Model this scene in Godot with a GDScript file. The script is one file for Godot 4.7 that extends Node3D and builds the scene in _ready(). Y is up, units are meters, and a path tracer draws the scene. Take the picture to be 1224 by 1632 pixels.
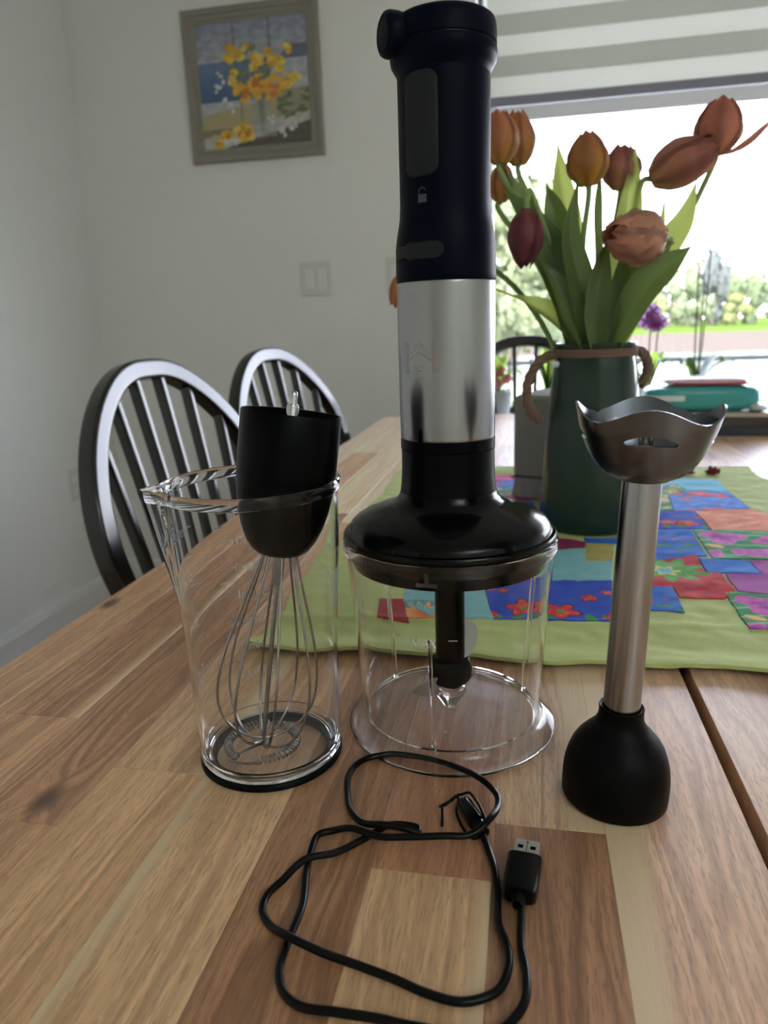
extends Node3D
# A kitchen table in front of a wide window: cordless hand blender on its chopper bowl, beaker with whisk,
# blending shaft, charging cable, vase of tulips. Metres, y up; the table top lies at TY, its planks run along z.
const TY := 0.75
const WALL_Z := -2.57
var nofunc: Callable
var M := {}
var V := PackedVector3Array()
var N := PackedVector3Array()
var U := PackedVector2Array()
var K := PackedColorArray()
var I := PackedInt32Array()

# ---------------------------------------------------------------- scene tree helpers
func part(parent: Node, called: String, mesh: Mesh, m: Material, xf := Transform3D()) -> MeshInstance3D:
	var o := MeshInstance3D.new()
	o.name = called
	o.mesh = mesh
	o.material_override = m
	o.transform = xf
	o.cast_shadow = GeometryInstance3D.SHADOW_CASTING_SETTING_ON
	parent.add_child(o, true)
	return o

func tag(o: Node, label: String, category: String, group := "", kind := "") -> void:
	if label != "": o.set_meta("label", label)
	if category != "": o.set_meta("category", category)
	if group != "": o.set_meta("group", group)
	if kind != "": o.set_meta("kind", kind)

func thing(called: String, label: String, category: String, at := Vector3.ZERO, group := "") -> Node3D:
	var o := Node3D.new()
	o.name = called
	o.position = at
	add_child(o, true)
	tag(o, label, category, group)
	return o

func struct(called: String, mesh: Mesh, m: Material, label := "") -> MeshInstance3D:
	var o := part(self, called, mesh, m)
	o.set_meta("kind", "structure")
	if label != "": o.set_meta("label", label)
	return o

func mat(c: Color, rough := 0.6, metal := 0.0) -> StandardMaterial3D:
	var m := StandardMaterial3D.new()
	m.albedo_color = c
	m.roughness = rough
	m.metallic = metal
	return m

func rgb(r: float, g: float, b: float) -> Color:
	return Color(r / 255.0, g / 255.0, b / 255.0)

# ---------------------------------------------------------------- mesh helpers
func begin() -> void:
	V = PackedVector3Array(); N = PackedVector3Array(); U = PackedVector2Array(); K = PackedColorArray(); I = PackedInt32Array()

func vert(p: Vector3, n: Vector3, uv := Vector2.ZERO, c := Color.WHITE) -> int:
	V.append(p); N.append(n); U.append(uv); K.append(c)
	return V.size() - 1

func tri(a: int, b: int, c: int) -> void:
	var f := (V[b] - V[a]).cross(V[c] - V[a])
	if f.dot(N[a] + N[b] + N[c]) > 0.0:
		I.append(a); I.append(c); I.append(b)
	else:
		I.append(a); I.append(b); I.append(c)

func quad(a: int, b: int, c: int, d: int) -> void:
	tri(a, b, c); tri(a, c, d)

func flat_face(pts: Array) -> void:
	# a flat convex polygon, wound counter-clockwise seen from outside
	var n: Vector3 = (pts[1] - pts[0]).cross(pts[2] - pts[0]).normalized()
	var first := V.size()
	for p in pts: vert(p, n, Vector2(p.x, p.z))
	for k in range(1, pts.size() - 1): tri(first, first + k, first + k + 1)

func done(colored := false) -> ArrayMesh:
	var a := []
	a.resize(Mesh.ARRAY_MAX)
	a[Mesh.ARRAY_VERTEX] = V
	a[Mesh.ARRAY_NORMAL] = N
	a[Mesh.ARRAY_TEX_UV] = U
	if colored: a[Mesh.ARRAY_COLOR] = K
	a[Mesh.ARRAY_INDEX] = I
	var m := ArrayMesh.new()
	m.add_surface_from_arrays(Mesh.PRIMITIVE_TRIANGLES, a)
	return m

func add_lathe(prof: Array, seg := 64, closed := false, deform : Callable = nofunc, xf := Transform3D()) -> void:
	# revolves (radius, height) points, listed upwards along the outside, round the y axis
	var n := prof.size()
	var count := n if closed else n - 1
	var sn: Array[Vector2] = []
	for i in count:
		var d: Vector2 = prof[(i + 1) % n] - prof[i]
		sn.append(Vector2(d.y, -d.x).normalized())
	for i in count:
		var n0: Vector2 = sn[i]
		var n1: Vector2 = sn[i]
		if i > 0 or closed:
			var q: Vector2 = sn[(i - 1 + count) % count]
			if q.dot(sn[i]) > 0.72: n0 = (q + sn[i]).normalized()
		if i < count - 1 or closed:
			var q: Vector2 = sn[(i + 1) % count]
			if q.dot(sn[i]) > 0.72: n1 = (q + sn[i]).normalized()
		var first := V.size()
		for e in 2:
			var p: Vector2 = prof[(i + e) % n]
			var nn: Vector2 = n1 if e == 1 else n0
			for j in seg:
				var a := TAU * j / seg
				var pos := Vector3(p.x * sin(a), p.y, p.x * cos(a))
				var nor := Vector3(nn.x * sin(a), nn.y, nn.x * cos(a))
				if deform.is_valid():
					var t1 := Vector3(cos(a), 0, -sin(a))
					var t2 := nor.cross(t1)
					var p0: Vector3 = deform.call(pos)
					var e1: Vector3 = deform.call(pos + t1 * 0.0002) - p0
					var e2: Vector3 = deform.call(pos + t2 * 0.0002) - p0
					var nd := e1.cross(e2).normalized()
					if nd.dot(nor) < 0.0: nd = -nd
					pos = p0; nor = nd
				vert(xf * pos, (xf.basis * nor).normalized(), Vector2(float(j) / seg, p.y))
		for j in seg:
			var j2 := (j + 1) % seg
			if prof[i].x > 1e-6: tri(first + j, first + j2, first + seg + j2)
			if prof[(i + 1) % n].x > 1e-6: tri(first + j, first + seg + j2, first + seg + j)

func lathe(prof: Array, seg := 64, closed := false, deform : Callable = nofunc) -> ArrayMesh:
	begin()
	add_lathe(prof, seg, closed, deform)
	return done()

func P(list: Array) -> Array:
	# [r, y, r, y, ...] -> array of Vector2
	var o := []
	for i in range(0, list.size(), 2): o.append(Vector2(list[i], list[i + 1]))
	return o

func P3(list: Array, s := 1.0, off := Vector3.ZERO) -> PackedVector3Array:
	var o := PackedVector3Array()
	for i in range(0, list.size(), 3): o.append(Vector3(list[i], list[i + 1], list[i + 2]) * s + off)
	return o

func spline(pts: PackedVector3Array, per := 8, closed := false) -> PackedVector3Array:
	var o := PackedVector3Array()
	var n := pts.size()
	var last := n if closed else n - 1
	for i in last:
		var p0: Vector3 = pts[(i - 1 + n) % n] if closed or i > 0 else pts[0] * 2.0 - pts[1]
		var p1: Vector3 = pts[i]
		var p2: Vector3 = pts[(i + 1) % n]
		var p3: Vector3 = pts[(i + 2) % n] if closed or i < n - 2 else p2 * 2.0 - p1
		for k in per: o.append(p1.cubic_interpolate(p2, p0, p3, float(k) / per))
	if not closed: o.append(pts[n - 1])
	return o

func add_sweep(pts: PackedVector3Array, xs: Array, ref := Vector3.ZERO, closed := false, taper : Callable = nofunc) -> void:
	# sweeps the outline xs (Vector2, counter-clockwise) along pts; ref, if given, keeps the outline's y towards it
	var n := pts.size()
	var c := xs.size()
	var up := ref
	var first := V.size()
	for i in n:
		var t: Vector3 = (pts[(i + 1) % n] - pts[(i - 1 + n) % n]) if closed else (pts[mini(i + 1, n - 1)] - pts[maxi(i - 1, 0)])
		t = t.normalized()
		if up == Vector3.ZERO: up = Vector3.UP if absf(t.y) < 0.9 else Vector3.RIGHT
		var y := ((ref if ref != Vector3.ZERO else up) - t * t.dot(ref if ref != Vector3.ZERO else up)).normalized()
		up = y
		var x := y.cross(t)
		var s: float = taper.call(float(i) / (n - 1)) if taper.is_valid() else 1.0
		for k in c:
			var q: Vector2 = xs[k]
			var d: Vector2 = xs[(k + 1) % c] - xs[(k - 1 + c) % c]
			var nn := Vector2(d.y, -d.x).normalized()
			vert(pts[i] + (x * q.x + y * q.y) * s, (x * nn.x + y * nn.y), Vector2(float(k) / c, float(i) / n))
	for i in (n if closed else n - 1):
		for k in c:
			var a := first + i * c + k
			var b := first + i * c + (k + 1) % c
			var a2 := first + ((i + 1) % n) * c + k
			var b2 := first + ((i + 1) % n) * c + (k + 1) % c
			quad(a, b, b2, a2)
	if not closed:
		for e in 2:
			var i := 0 if e == 0 else n - 1
			var t := (pts[0] - pts[1]).normalized() if e == 0 else (pts[n - 1] - pts[n - 2]).normalized()
			var f := vert(pts[i], t)
			var ring := V.size()
			for k in c: vert(V[first + i * c + k], t)
			for k in c: tri(f, ring + k, ring + (k + 1) % c)

func circle2(r: float, n: int) -> Array:
	var o := []
	for k in n: o.append(Vector2(cos(TAU * k / n), sin(TAU * k / n)) * r)
	return o

func super2(hx: float, hy: float, n: int, e := 4.0) -> Array:
	var o := []
	for k in n:
		var a := TAU * (k + 0.5) / n
		var c := cos(a)
		var s := sin(a)
		var r := pow(pow(absf(c), e) + pow(absf(s), e), -1.0 / e)
		o.append(Vector2(c * r * hx, s * r * hy))
	return o

func tube(pts: PackedVector3Array, r: float, sides := 10, closed := false, taper : Callable = nofunc) -> ArrayMesh:
	begin()
	add_sweep(pts, circle2(r, sides), Vector3.ZERO, closed, taper)
	return done()

func sweep(pts: PackedVector3Array, xs: Array, ref := Vector3.ZERO, closed := false, taper : Callable = nofunc) -> ArrayMesh:
	begin()
	add_sweep(pts, xs, ref, closed, taper)
	return done()

func add_box(lo: Vector3, hi: Vector3, bev := 0.0) -> void:
	var c := (lo + hi) * 0.5
	var h := (hi - lo) * 0.5
	var b := minf(bev, minf(h.x, minf(h.y, h.z)) * 0.9)
	for ax in 3:
		var ay := (ax + 1) % 3
		var az := (ax + 2) % 3
		for s in [-1.0, 1.0]:
			var q := []
			for e in [[-1, -1], [1, -1], [1, 1], [-1, 1]]:
				var p := Vector3.ZERO
				p[ax] = s * h[ax]; p[ay] = e[0] * (h[ay] - b); p[az] = e[1] * (h[az] - b)
				q.append(c + p)
			if s < 0: q.reverse()
			flat_face(q)
		if b <= 0.0: continue
		for s in [-1.0, 1.0]:
			for t in [-1.0, 1.0]:
				# the edge along az between the faces ax and ay
				var q := []
				for e in [[0, -1], [1, -1], [1, 1], [0, 1]]:
					var p := Vector3.ZERO
					p[ax] = s * (h[ax] if e[0] == 0 else h[ax] - b)
					p[ay] = t * (h[ay] - b if e[0] == 0 else h[ay])
					p[az] = e[1] * (h[az] - b)
					q.append(c + p)
				if s * t < 0: q.reverse()
				# orient outwards
				var n: Vector3 = (q[1] - q[0]).cross(q[2] - q[0])
				var out := Vector3.ZERO
				out[ax] = s; out[ay] = t
				if n.dot(out) < 0: q.reverse()
				flat_face(q)
	if b > 0.0:
		for sx in [-1.0, 1.0]:
			for sy in [-1.0, 1.0]:
				for sz in [-1.0, 1.0]:
					var s := Vector3(sx, sy, sz)
					var q := [c + s * (h - Vector3(0, b, b)), c + s * (h - Vector3(b, 0, b)), c + s * (h - Vector3(b, b, 0))]
					if (q[1] - q[0]).cross(q[2] - q[0]).dot(s) < 0: q.reverse()
					flat_face(q)

func box(lo: Vector3, hi: Vector3, bev := 0.0) -> ArrayMesh:
	begin()
	add_box(lo, hi, bev)
	return done()

func boxes(list: Array, bev := 0.0) -> ArrayMesh:
	begin()
	for b in list: add_box(b[0], b[1], bev)
	return done()

func add_prism(poly: PackedVector2Array, y0: float, y1: float) -> void:
	# polygon in x, z; upright sides
	var idx := Geometry2D.triangulate_polygon(poly)
	for e in 2:
		var first := V.size()
		for p in poly: vert(Vector3(p.x, y1 if e == 1 else y0, p.y), Vector3(0, 1 if e == 1 else -1, 0), p)
		for k in range(0, idx.size(), 3): tri(first + idx[k], first + idx[k + 1], first + idx[k + 2])
	var sgn := -1.0 if Geometry2D.is_polygon_clockwise(poly) else 1.0
	var n := poly.size()
	for k in n:
		var a := poly[k]
		var b := poly[(k + 1) % n]
		var d := (b - a).normalized()
		var nn := Vector3(d.y, 0, -d.x) * sgn
		var f := vert(Vector3(a.x, y0, a.y), nn, a)
		vert(Vector3(b.x, y0, b.y), nn, b); vert(Vector3(b.x, y1, b.y), nn, b); vert(Vector3(a.x, y1, a.y), nn, a)
		# make sure the side faces away from the polygon
		var mid := (a + b) * 0.5 + Vector2(nn.x, nn.z) * 1e-5
		if Geometry2D.is_point_in_polygon(mid, poly):
			for q in 4: N[f + q] = -nn
		quad(f, f + 1, f + 2, f + 3)

func prism(poly: PackedVector2Array, y0: float, y1: float) -> ArrayMesh:
	begin()
	add_prism(poly, y0, y1)
	return done()

func add_grid(nu: int, nv: int, f: Callable, wrap_u := false, col : Callable = nofunc, facing := Vector3.ZERO) -> void:
	var first := V.size()
	var pts := []
	for j in nv + 1:
		for i in nu + 1:
			pts.append(f.call(float(i) / nu, float(j) / nv))
	for j in nv + 1:
		for i in nu + 1:
			var il := (i - 1 + nu) % nu if wrap_u else maxi(i - 1, 0)
			var ir := (i + 1) % nu if wrap_u and i == nu else mini(i + 1, nu)
			if wrap_u and i == nu: ir = 1
			if wrap_u and i == 0: il = nu - 1
			var du: Vector3 = pts[j * (nu + 1) + ir] - pts[j * (nu + 1) + il]
			var dv: Vector3 = pts[mini(j + 1, nv) * (nu + 1) + i] - pts[maxi(j - 1, 0) * (nu + 1) + i]
			var n := du.cross(dv)
			n = n.normalized() if n.length() > 1e-14 else Vector3.UP
			if facing != Vector3.ZERO and n.dot(facing) < 0: n = -n
			var uv := Vector2(float(i) / nu, float(j) / nv)
			vert(pts[j * (nu + 1) + i], n, uv, col.call(uv.x, uv.y) if col.is_valid() else Color.WHITE)
	for j in nv:
		for i in nu:
			var a := first + j * (nu + 1) + i
			quad(a, a + 1, a + nu + 2, a + nu + 1)

func grid(nu: int, nv: int, f: Callable, wrap_u := false, col : Callable = nofunc, facing := Vector3.ZERO) -> ArrayMesh:
	begin()
	add_grid(nu, nv, f, wrap_u, col, facing)
	return done(col.is_valid())

func rrect(hw: float, hh: float, rad: float, n := 8) -> Array:
	var o := []
	var r := clampf(rad, 0.00001, minf(hw, hh))
	for q in 4:
		var cx := (hw - r) * (1.0 if q == 0 or q == 3 else -1.0)
		var cy := (hh - r) * (1.0 if q < 2 else -1.0)
		for k in n + 1:
			var a := PI / 2 * (q + float(k) / n)
			o.append(Vector2(cx + r * cos(a), cy + r * sin(a)))
		# a few points along the straight runs, so that the outline can bend round a cylinder
		var nxt := Vector2((hw - r) * (1.0 if q == 3 or q == 2 else -1.0), (hh - r) * (1.0 if q == 0 or q == 3 else -1.0))
		var b := PI / 2 * (q + 1)
		var e: Vector2 = nxt + Vector2(cos(b), sin(b)) * r
		var s: Vector2 = o[o.size() - 1]
		for k in range(1, 6): o.append(s.lerp(e, k / 6.0))
	return o

func bend(p: Vector2, h: float, rad: float, az: float, y0: float) -> Vector3:
	var a := az + p.x / rad
	return Vector3(sin(a) * (rad + h), y0 + p.y, cos(a) * (rad + h))

func pad(rad: float, az: float, y0: float, hw: float, hh: float, corner: float, levels: Array) -> ArrayMesh:
	# a rounded-rectangle pad on a cylinder: rings of [inset, height], then filled in
	begin()
	var rings := []
	for l in levels:
		var o := rrect(hw - l[0], hh - l[0], corner - l[0])
		var q := []
		for p in o: q.append(bend(p, l[1], rad, az, y0))
		rings.append(q)
	var top: Array = levels[levels.size() - 1]
	var fill := rrect(hw - top[0], hh - top[0], corner - top[0])
	for s in [0.8, 0.6, 0.4, 0.2, 0.02]:
		var q := []
		for p in fill: q.append(bend(p * s, top[1], rad, az, y0))
		rings.append(q)
	add_rings(rings)
	return done()

func add_rings(rings: Array) -> void:
	# joins closed rings of equal length with smooth normals that point away from the axis
	var n: int = rings[0].size()
	var first := V.size()
	for r in rings.size():
		for k in n:
			var a: Vector3 = rings[r][(k + 1) % n] - rings[r][(k - 1 + n) % n]
			var b: Vector3 = rings[mini(r + 1, rings.size() - 1)][k] - rings[maxi(r - 1, 0)][k]
			var nn := a.cross(b).normalized()
			var p: Vector3 = rings[r][k]
			vert(p, nn)
	# flip all normals if the last ring looks inwards
	var at := first + (rings.size() - 2) * n
	var out := Vector3(V[at].x, 0, V[at].z)
	if N[at].dot(out) < 0:
		for k in range(first, V.size()): N[k] = -N[k]
	for r in rings.size() - 1:
		for k in n:
			quad(first + r * n + k, first + r * n + (k + 1) % n, first + (r + 1) * n + (k + 1) % n, first + (r + 1) * n + k)

func text_arrays(s: String, h: float, depth: float, bold := false) -> ArrayMesh:
	var t := TextMesh.new()
	var f := SystemFont.new()
	f.font_names = PackedStringArray(["Droid Sans"])
	if bold: f.font_weight = 700
	t.font = f
	t.font_size = 48
	t.pixel_size = h / 36.0
	t.depth = depth
	t.text = s
	t.curve_step = 4.0
	var m := ArrayMesh.new()
	for k in t.get_surface_count():
		m.add_surface_from_arrays(Mesh.PRIMITIVE_TRIANGLES, t.surface_get_arrays(k))
	return m

func text_on(s: String, h: float, depth: float, rad: float, az: float, y0: float, lean := 0.0) -> ArrayMesh:
	# lettering bent round a cylinder (lean: change of radius per metre of height)
	var src := text_arrays(s, h, depth)
	var m := ArrayMesh.new()
	for k in src.get_surface_count():
		var a := src.surface_get_arrays(k)
		var v: PackedVector3Array = a[Mesh.ARRAY_VERTEX]
		var n: PackedVector3Array = a[Mesh.ARRAY_NORMAL]
		for i in v.size():
			var p := v[i]
			var b := az + p.x / rad
			v[i] = bend(Vector2(p.x, p.y), p.z + depth * 0.5 + p.y * lean, rad, az, y0)
			n[i] = Vector3(n[i].x * cos(b) + n[i].z * sin(b), n[i].y, -n[i].x * sin(b) + n[i].z * cos(b))
		a[Mesh.ARRAY_VERTEX] = v
		a[Mesh.ARRAY_NORMAL] = n
		m.add_surface_from_arrays(Mesh.PRIMITIVE_TRIANGLES, a)
	return m

func noise(sd: int, freq := 1.0, oct := 3) -> FastNoiseLite:
	var n := FastNoiseLite.new()
	n.seed = sd
	n.noise_type = FastNoiseLite.TYPE_SIMPLEX
	n.frequency = freq
	n.fractal_octaves = oct
	return n

func image_from(w: int, h: int, f: Callable) -> ImageTexture:
	var b := PackedByteArray()
	b.resize(w * h * 3)
	var i := 0
	for y in h:
		for x in w:
			var c: Color = f.call((x + 0.5) / w, (y + 0.5) / h)
			b[i] = int(clampf(c.r, 0, 1) * 255.0); b[i + 1] = int(clampf(c.g, 0, 1) * 255.0); b[i + 2] = int(clampf(c.b, 0, 1) * 255.0)
			i += 3
	return ImageTexture.create_from_image(Image.create_from_data(w, h, false, Image.FORMAT_RGB8, b))

func ellipse_in(p: Vector2, c: Vector2, rx: float, ry: float, turn := 0.0) -> float:
	var d := (p - c).rotated(-turn)
	return Vector2(d.x / rx, d.y / ry).length()

# ---------------------------------------------------------------- the scene
func _ready() -> void:
	var cam := Camera3D.new()
	cam.name = "camera"
	cam.fov = 71.43
	cam.near = 0.02
	cam.far = 900.0
	cam.transform = Transform3D(Basis(Vector3.UP, deg_to_rad(11.4)) * Basis(Vector3.RIGHT, deg_to_rad(-14.4)) * Basis(Vector3.BACK, deg_to_rad(-2.0)), Vector3(0, TY + 0.26, 0))
	var lens := CameraAttributesPhysical.new()
	lens.frustum_focal_length = 5.1
	lens.exposure_aperture = 2.1
	lens.frustum_focus_distance = 0.42
	lens.exposure_multiplier = 1.0
	cam.attributes = lens
	add_child(cam)
	cam.fov = 71.43

	var env := Environment.new()
	env.background_mode = Environment.BG_SKY
	var sm := ProceduralSkyMaterial.new()
	sm.sky_top_color = rgb(70, 112, 178)
	sm.sky_horizon_color = rgb(244, 248, 255)
	sm.sky_curve = 0.13
	sm.ground_bottom_color = rgb(150, 156, 140)
	sm.ground_horizon_color = rgb(226, 232, 236)
	sm.sky_energy_multiplier = 1.0
	sm.sun_angle_max = 12.0
	sm.sky_cover = sky_clouds()
	sm.sky_cover_modulate = Color(1, 1, 1, 1)
	var sky := Sky.new()
	sky.sky_material = sm
	env.sky = sky
	env.background_energy_multiplier = SKY_ENERGY
	env.tonemap_mode = Environment.TONE_MAPPER_LINEAR
	env.tonemap_exposure = EXPOSURE
	env.sdfgi_enabled = true
	env.ssao_enabled = true
	env.ssil_enabled = true
	var we := WorldEnvironment.new()
	we.name = "world_environment"
	we.environment = env
	add_child(we)

	var sun := DirectionalLight3D.new()
	sun.name = "sun"
	sun.light_color = Color(1.0, 0.96, 0.88)
	sun.light_energy = SUN_ENERGY
	sun.light_angular_distance = 1.5
	sun.shadow_enabled = true
	sun.rotation = Vector3(deg_to_rad(-48), deg_to_rad(-28), 0)
	add_child(sun)

	make_materials()
	build_room()
	build_window()
	build_table()
	build_outdoors()
	build_chairs()
	build_cloth()
	build_hand_blender()
	build_chopper()
	build_beaker()
	build_whisk()
	build_shaft()
	build_vase()
	build_tulips()
	build_cable()
	build_picture()
	build_wall_plates()
	build_far_table_things()
	build_sill_plants()

const SKY_ENERGY := 1.5
const SUN_ENERGY := 0.5
const EXPOSURE := 5.4
const FILL_LAMP := 1.2

func sky_clouds() -> NoiseTexture2D:
	var t := NoiseTexture2D.new()
	t.width = 1024
	t.height = 512
	t.seamless = true
	var n := noise(11, 0.006, 5)
	t.noise = n
	var g := Gradient.new()
	g.offsets = PackedFloat32Array([0.0, 0.36, 0.62, 1.0])
	g.colors = PackedColorArray([Color(1, 1, 1, 0.0), Color(1, 1, 1, 0.05), Color(1, 1, 1, 0.8), Color(1, 1, 1, 1.0)])
	t.color_ramp = g
	return t

func make_materials() -> void:
	M.wall = mat(rgb(243, 244, 239), 0.85)
	M.ceiling = mat(rgb(246, 246, 243), 0.9)
	M.trim = mat(rgb(238, 239, 236), 0.45)
	M.floor = mat(rgb(196, 168, 138), 0.45)
	M.frame_dark = mat(rgb(58, 60, 64), 0.45)
	M.pane = mat(Color(1, 1, 1, 0.04), 0.0)
	M.pane.transparency = BaseMaterial3D.TRANSPARENCY_ALPHA
	M.clear = mat(Color(1, 1, 1, 0.0), 0.0)
	M.clear.transparency = BaseMaterial3D.TRANSPARENCY_ALPHA
	M.clear.refraction_enabled = true
	M.clear.refraction_scale = 0.029
	M.clear_body = mat(Color(1, 1, 1, 0.0), 0.0)
	M.clear_body.transparency = BaseMaterial3D.TRANSPARENCY_ALPHA
	M.clear_body.refraction_enabled = true
	M.clear_body.refraction_scale = 0.019
	M.clear_wall = mat(Color(1, 1, 1, 0.02), 0.0)
	M.clear_wall.transparency = BaseMaterial3D.TRANSPARENCY_ALPHA
	M.clear.metallic_specular = 0.3
	M.clear_wall.metallic_specular = 0.28
	M.black = mat(rgb(5, 6, 7), 0.16)
	M.black.metallic_specular = 0.3
	M.black_satin = mat(rgb(4, 5, 6), 0.3)
	M.black_satin.metallic_specular = 0.19
	M.grip = mat(rgb(8, 12, 26), 0.4)
	M.grip.metallic_specular = 0.15
	M.pad = mat(rgb(26, 27, 33), 0.55)
	M.pad.metallic_specular = 0.35
	M.rubber = mat(rgb(9, 10, 10), 0.42)
	M.rubber.metallic_specular = 0.2
	M.steel = mat(rgb(156, 156, 156), 0.22, 1.0)
	M.steel_tube = mat(rgb(166, 166, 167), 0.24, 1.0)
	M.steel_etch = mat(rgb(160, 158, 156), 0.4, 1.0)
	M.steel_frost = mat(rgb(196, 198, 190), 0.55, 0.7)
	M.steel_guard = mat(rgb(108, 112, 120), 0.26, 1.0)
	M.plug = mat(rgb(196, 196, 188), 0.35, 0.55)
	M.emboss = mat(Color(0.93, 0.93, 0.95, 0.3), 0.15)
	M.emboss_faint = mat(Color(0.8, 0.8, 0.82, 0.09), 0.1)
	M.emboss_faint.transparency = BaseMaterial3D.TRANSPARENCY_ALPHA
	M.emboss.transparency = BaseMaterial3D.TRANSPARENCY_ALPHA
	M.chrome = mat(rgb(205, 205, 208), 0.12, 1.0)
	M.wire = mat(rgb(150, 149, 148), 0.16, 1.0)
	M.cord = mat(rgb(5, 6, 6), 0.28)
	M.cord.metallic_specular = 0.32
	M.chair = mat(rgb(6, 7, 8), 0.2)
	M.chair.metallic_specular = 0.57
	M.glaze = mat(rgb(36, 56, 44), 0.14)
	M.glaze.metallic_specular = 0.4
	M.rope = mat(rgb(126, 100, 84), 0.9)
	M.ceramic = mat(rgb(225, 228, 230), 0.15)
	M.green_cloth = mat(rgb(190, 200, 126), 0.85)
	M.grey_fabric = mat(rgb(150, 146, 140), 0.9)
	var weave := NoiseTexture2D.new()
	weave.width = 256; weave.height = 256; weave.seamless = true
	weave.noise = noise(5, 0.35, 2)
	for m in [M.green_cloth, M.grey_fabric]:
		m.heightmap_enabled = true
		m.heightmap_texture = weave
		m.heightmap_scale = 0.03
		m.uv1_triplanar = true
		m.uv1_scale = Vector3(12, 12, 12)
	M.weave = weave
	# brushed grain running round the steel
	var brush := NoiseTexture2D.new()
	brush.width = 256; brush.height = 256; brush.seamless = true
	brush.noise = noise(8, 0.12, 3)
	M.brush = brush

# ---------------------------------------------------------------- room
func build_room() -> void:
	var x0 := -1.6
	var x1 := 2.7
	var z1 := 2.6
	var h := 2.5
	var t := 0.16
	struct("floor", box(Vector3(x0 - t, -0.12, WALL_Z - t), Vector3(x1 + t, 0, z1 + t)), M.floor)
	struct("ceiling", box(Vector3(x0 - t, h, WALL_Z - t), Vector3(x1 + t, h + 0.15, z1 + t)), M.ceiling)
	struct("wall_left", box(Vector3(x0 - t, 0, WALL_Z - t), Vector3(x0, h, z1 + t)), M.wall, "pale grey-white painted side wall on the left")
	# far wall with the window opening
	struct("wall_far", boxes([
		[Vector3(x0, 0, WALL_Z - t), Vector3(WX0, h, WALL_Z)], [Vector3(WX1, 0, WALL_Z - t), Vector3(x1, h, WALL_Z)],
		[Vector3(WX0, 0, WALL_Z - t), Vector3(WX1, WY0, WALL_Z)], [Vector3(WX0, WY1, WALL_Z - t), Vector3(WX1, h, WALL_Z)]]), M.wall, "pale grey-white painted wall that carries the picture and the window")
	struct("wall_right", boxes([
		[Vector3(x1, 0, WALL_Z - t), Vector3(x1 + t, h, z1 + t)]]), M.wall)
	struct("wall_back", box(Vector3(x0, 0, z1), Vector3(x1, h, z1 + t)), M.wall)
	# added fill lamp, unseen behind the camera, with its uplight bowl that washes the ceiling
	var lamp := thing("added_fill_lamp", "added fill lamp, a white uplighter out of view behind the camera", "lamp", Vector3(1.5, 0, 1.7))
	part(lamp, "pole", lathe(P([0.0, 0.0, 0.14, 0.0, 0.14, 0.02, 0.02, 0.035, 0.013, 0.06, 0.013, 1.62, 0.0, 1.62]), 32), M.frame_dark)
	part(lamp, "shade", lathe(P([0.013, 1.60, 0.05, 1.61, 0.13, 1.67, 0.19, 1.77, 0.186, 1.77, 0.126, 1.676, 0.05, 1.62, 0.0, 1.618]), 48), M.trim)
	var glow := mat(rgb(255, 248, 236), 0.5)
	glow.emission_enabled = true
	glow.emission = Color(0.94, 0.98, 1.0)
	glow.emission_energy_multiplier = 0.5
	part(lamp, "bulb", lathe(P([0.0, 1.64, 0.05, 1.65, 0.075, 1.69, 0.05, 1.73, 0.0, 1.74]), 32), glow)
	var sl := SpotLight3D.new()
	sl.name = "fill_uplight"  # added fill light, brightens the ceiling and so the table
	sl.light_color = Color(0.94, 0.98, 1.0)
	sl.light_energy = FILL_LAMP
	sl.light_size = 0.07
	sl.spot_angle = 68.0
	sl.spot_range = 12.0
	sl.spot_attenuation = 2.0
	sl.shadow_enabled = true
	sl.position = Vector3(1.5, 1.76, 1.7)
	sl.rotation.x = PI / 2
	add_child(sl)
	# moulded skirting: flat board, cove, small bead
	var sk := [Vector2(0, 0), Vector2(0.016, 0), Vector2(0.016, 0.095), Vector2(0.012, 0.108), Vector2(0.010, 0.118), Vector2(0.0, 0.122)]
	struct("baseboard_left", skirting(sk, Vector3(x0, 0, WALL_Z), Vector3(x0, 0, z1), Vector3(1, 0, 0)), M.trim, "white moulded skirting board along the left wall")
	struct("baseboard_far", skirting(sk, Vector3(x0, 0, WALL_Z), Vector3(x1, 0, WALL_Z), Vector3(0, 0, 1)), M.trim)

func skirting(prof: Array, a: Vector3, b: Vector3, out: Vector3) -> ArrayMesh:
	begin()
	for k in prof.size() - 1:
		var p: Vector2 = prof[k]
		var q: Vector2 = prof[k + 1]
		var n := (out * (q.y - p.y) - Vector3.UP * (q.x - p.x)).normalized()
		var f := vert(a + out * p.x + Vector3.UP * p.y, n)
		vert(b + out * p.x + Vector3.UP * p.y, n); vert(b + out * q.x + Vector3.UP * q.y, n); vert(a + out * q.x + Vector3.UP * q.y, n)
		quad(f, f + 1, f + 2, f + 3)
	return done()

const WX0 := -0.165
const WX1 := 2.6
const WY0 := 0.70
const WY1 := 2.3

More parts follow.
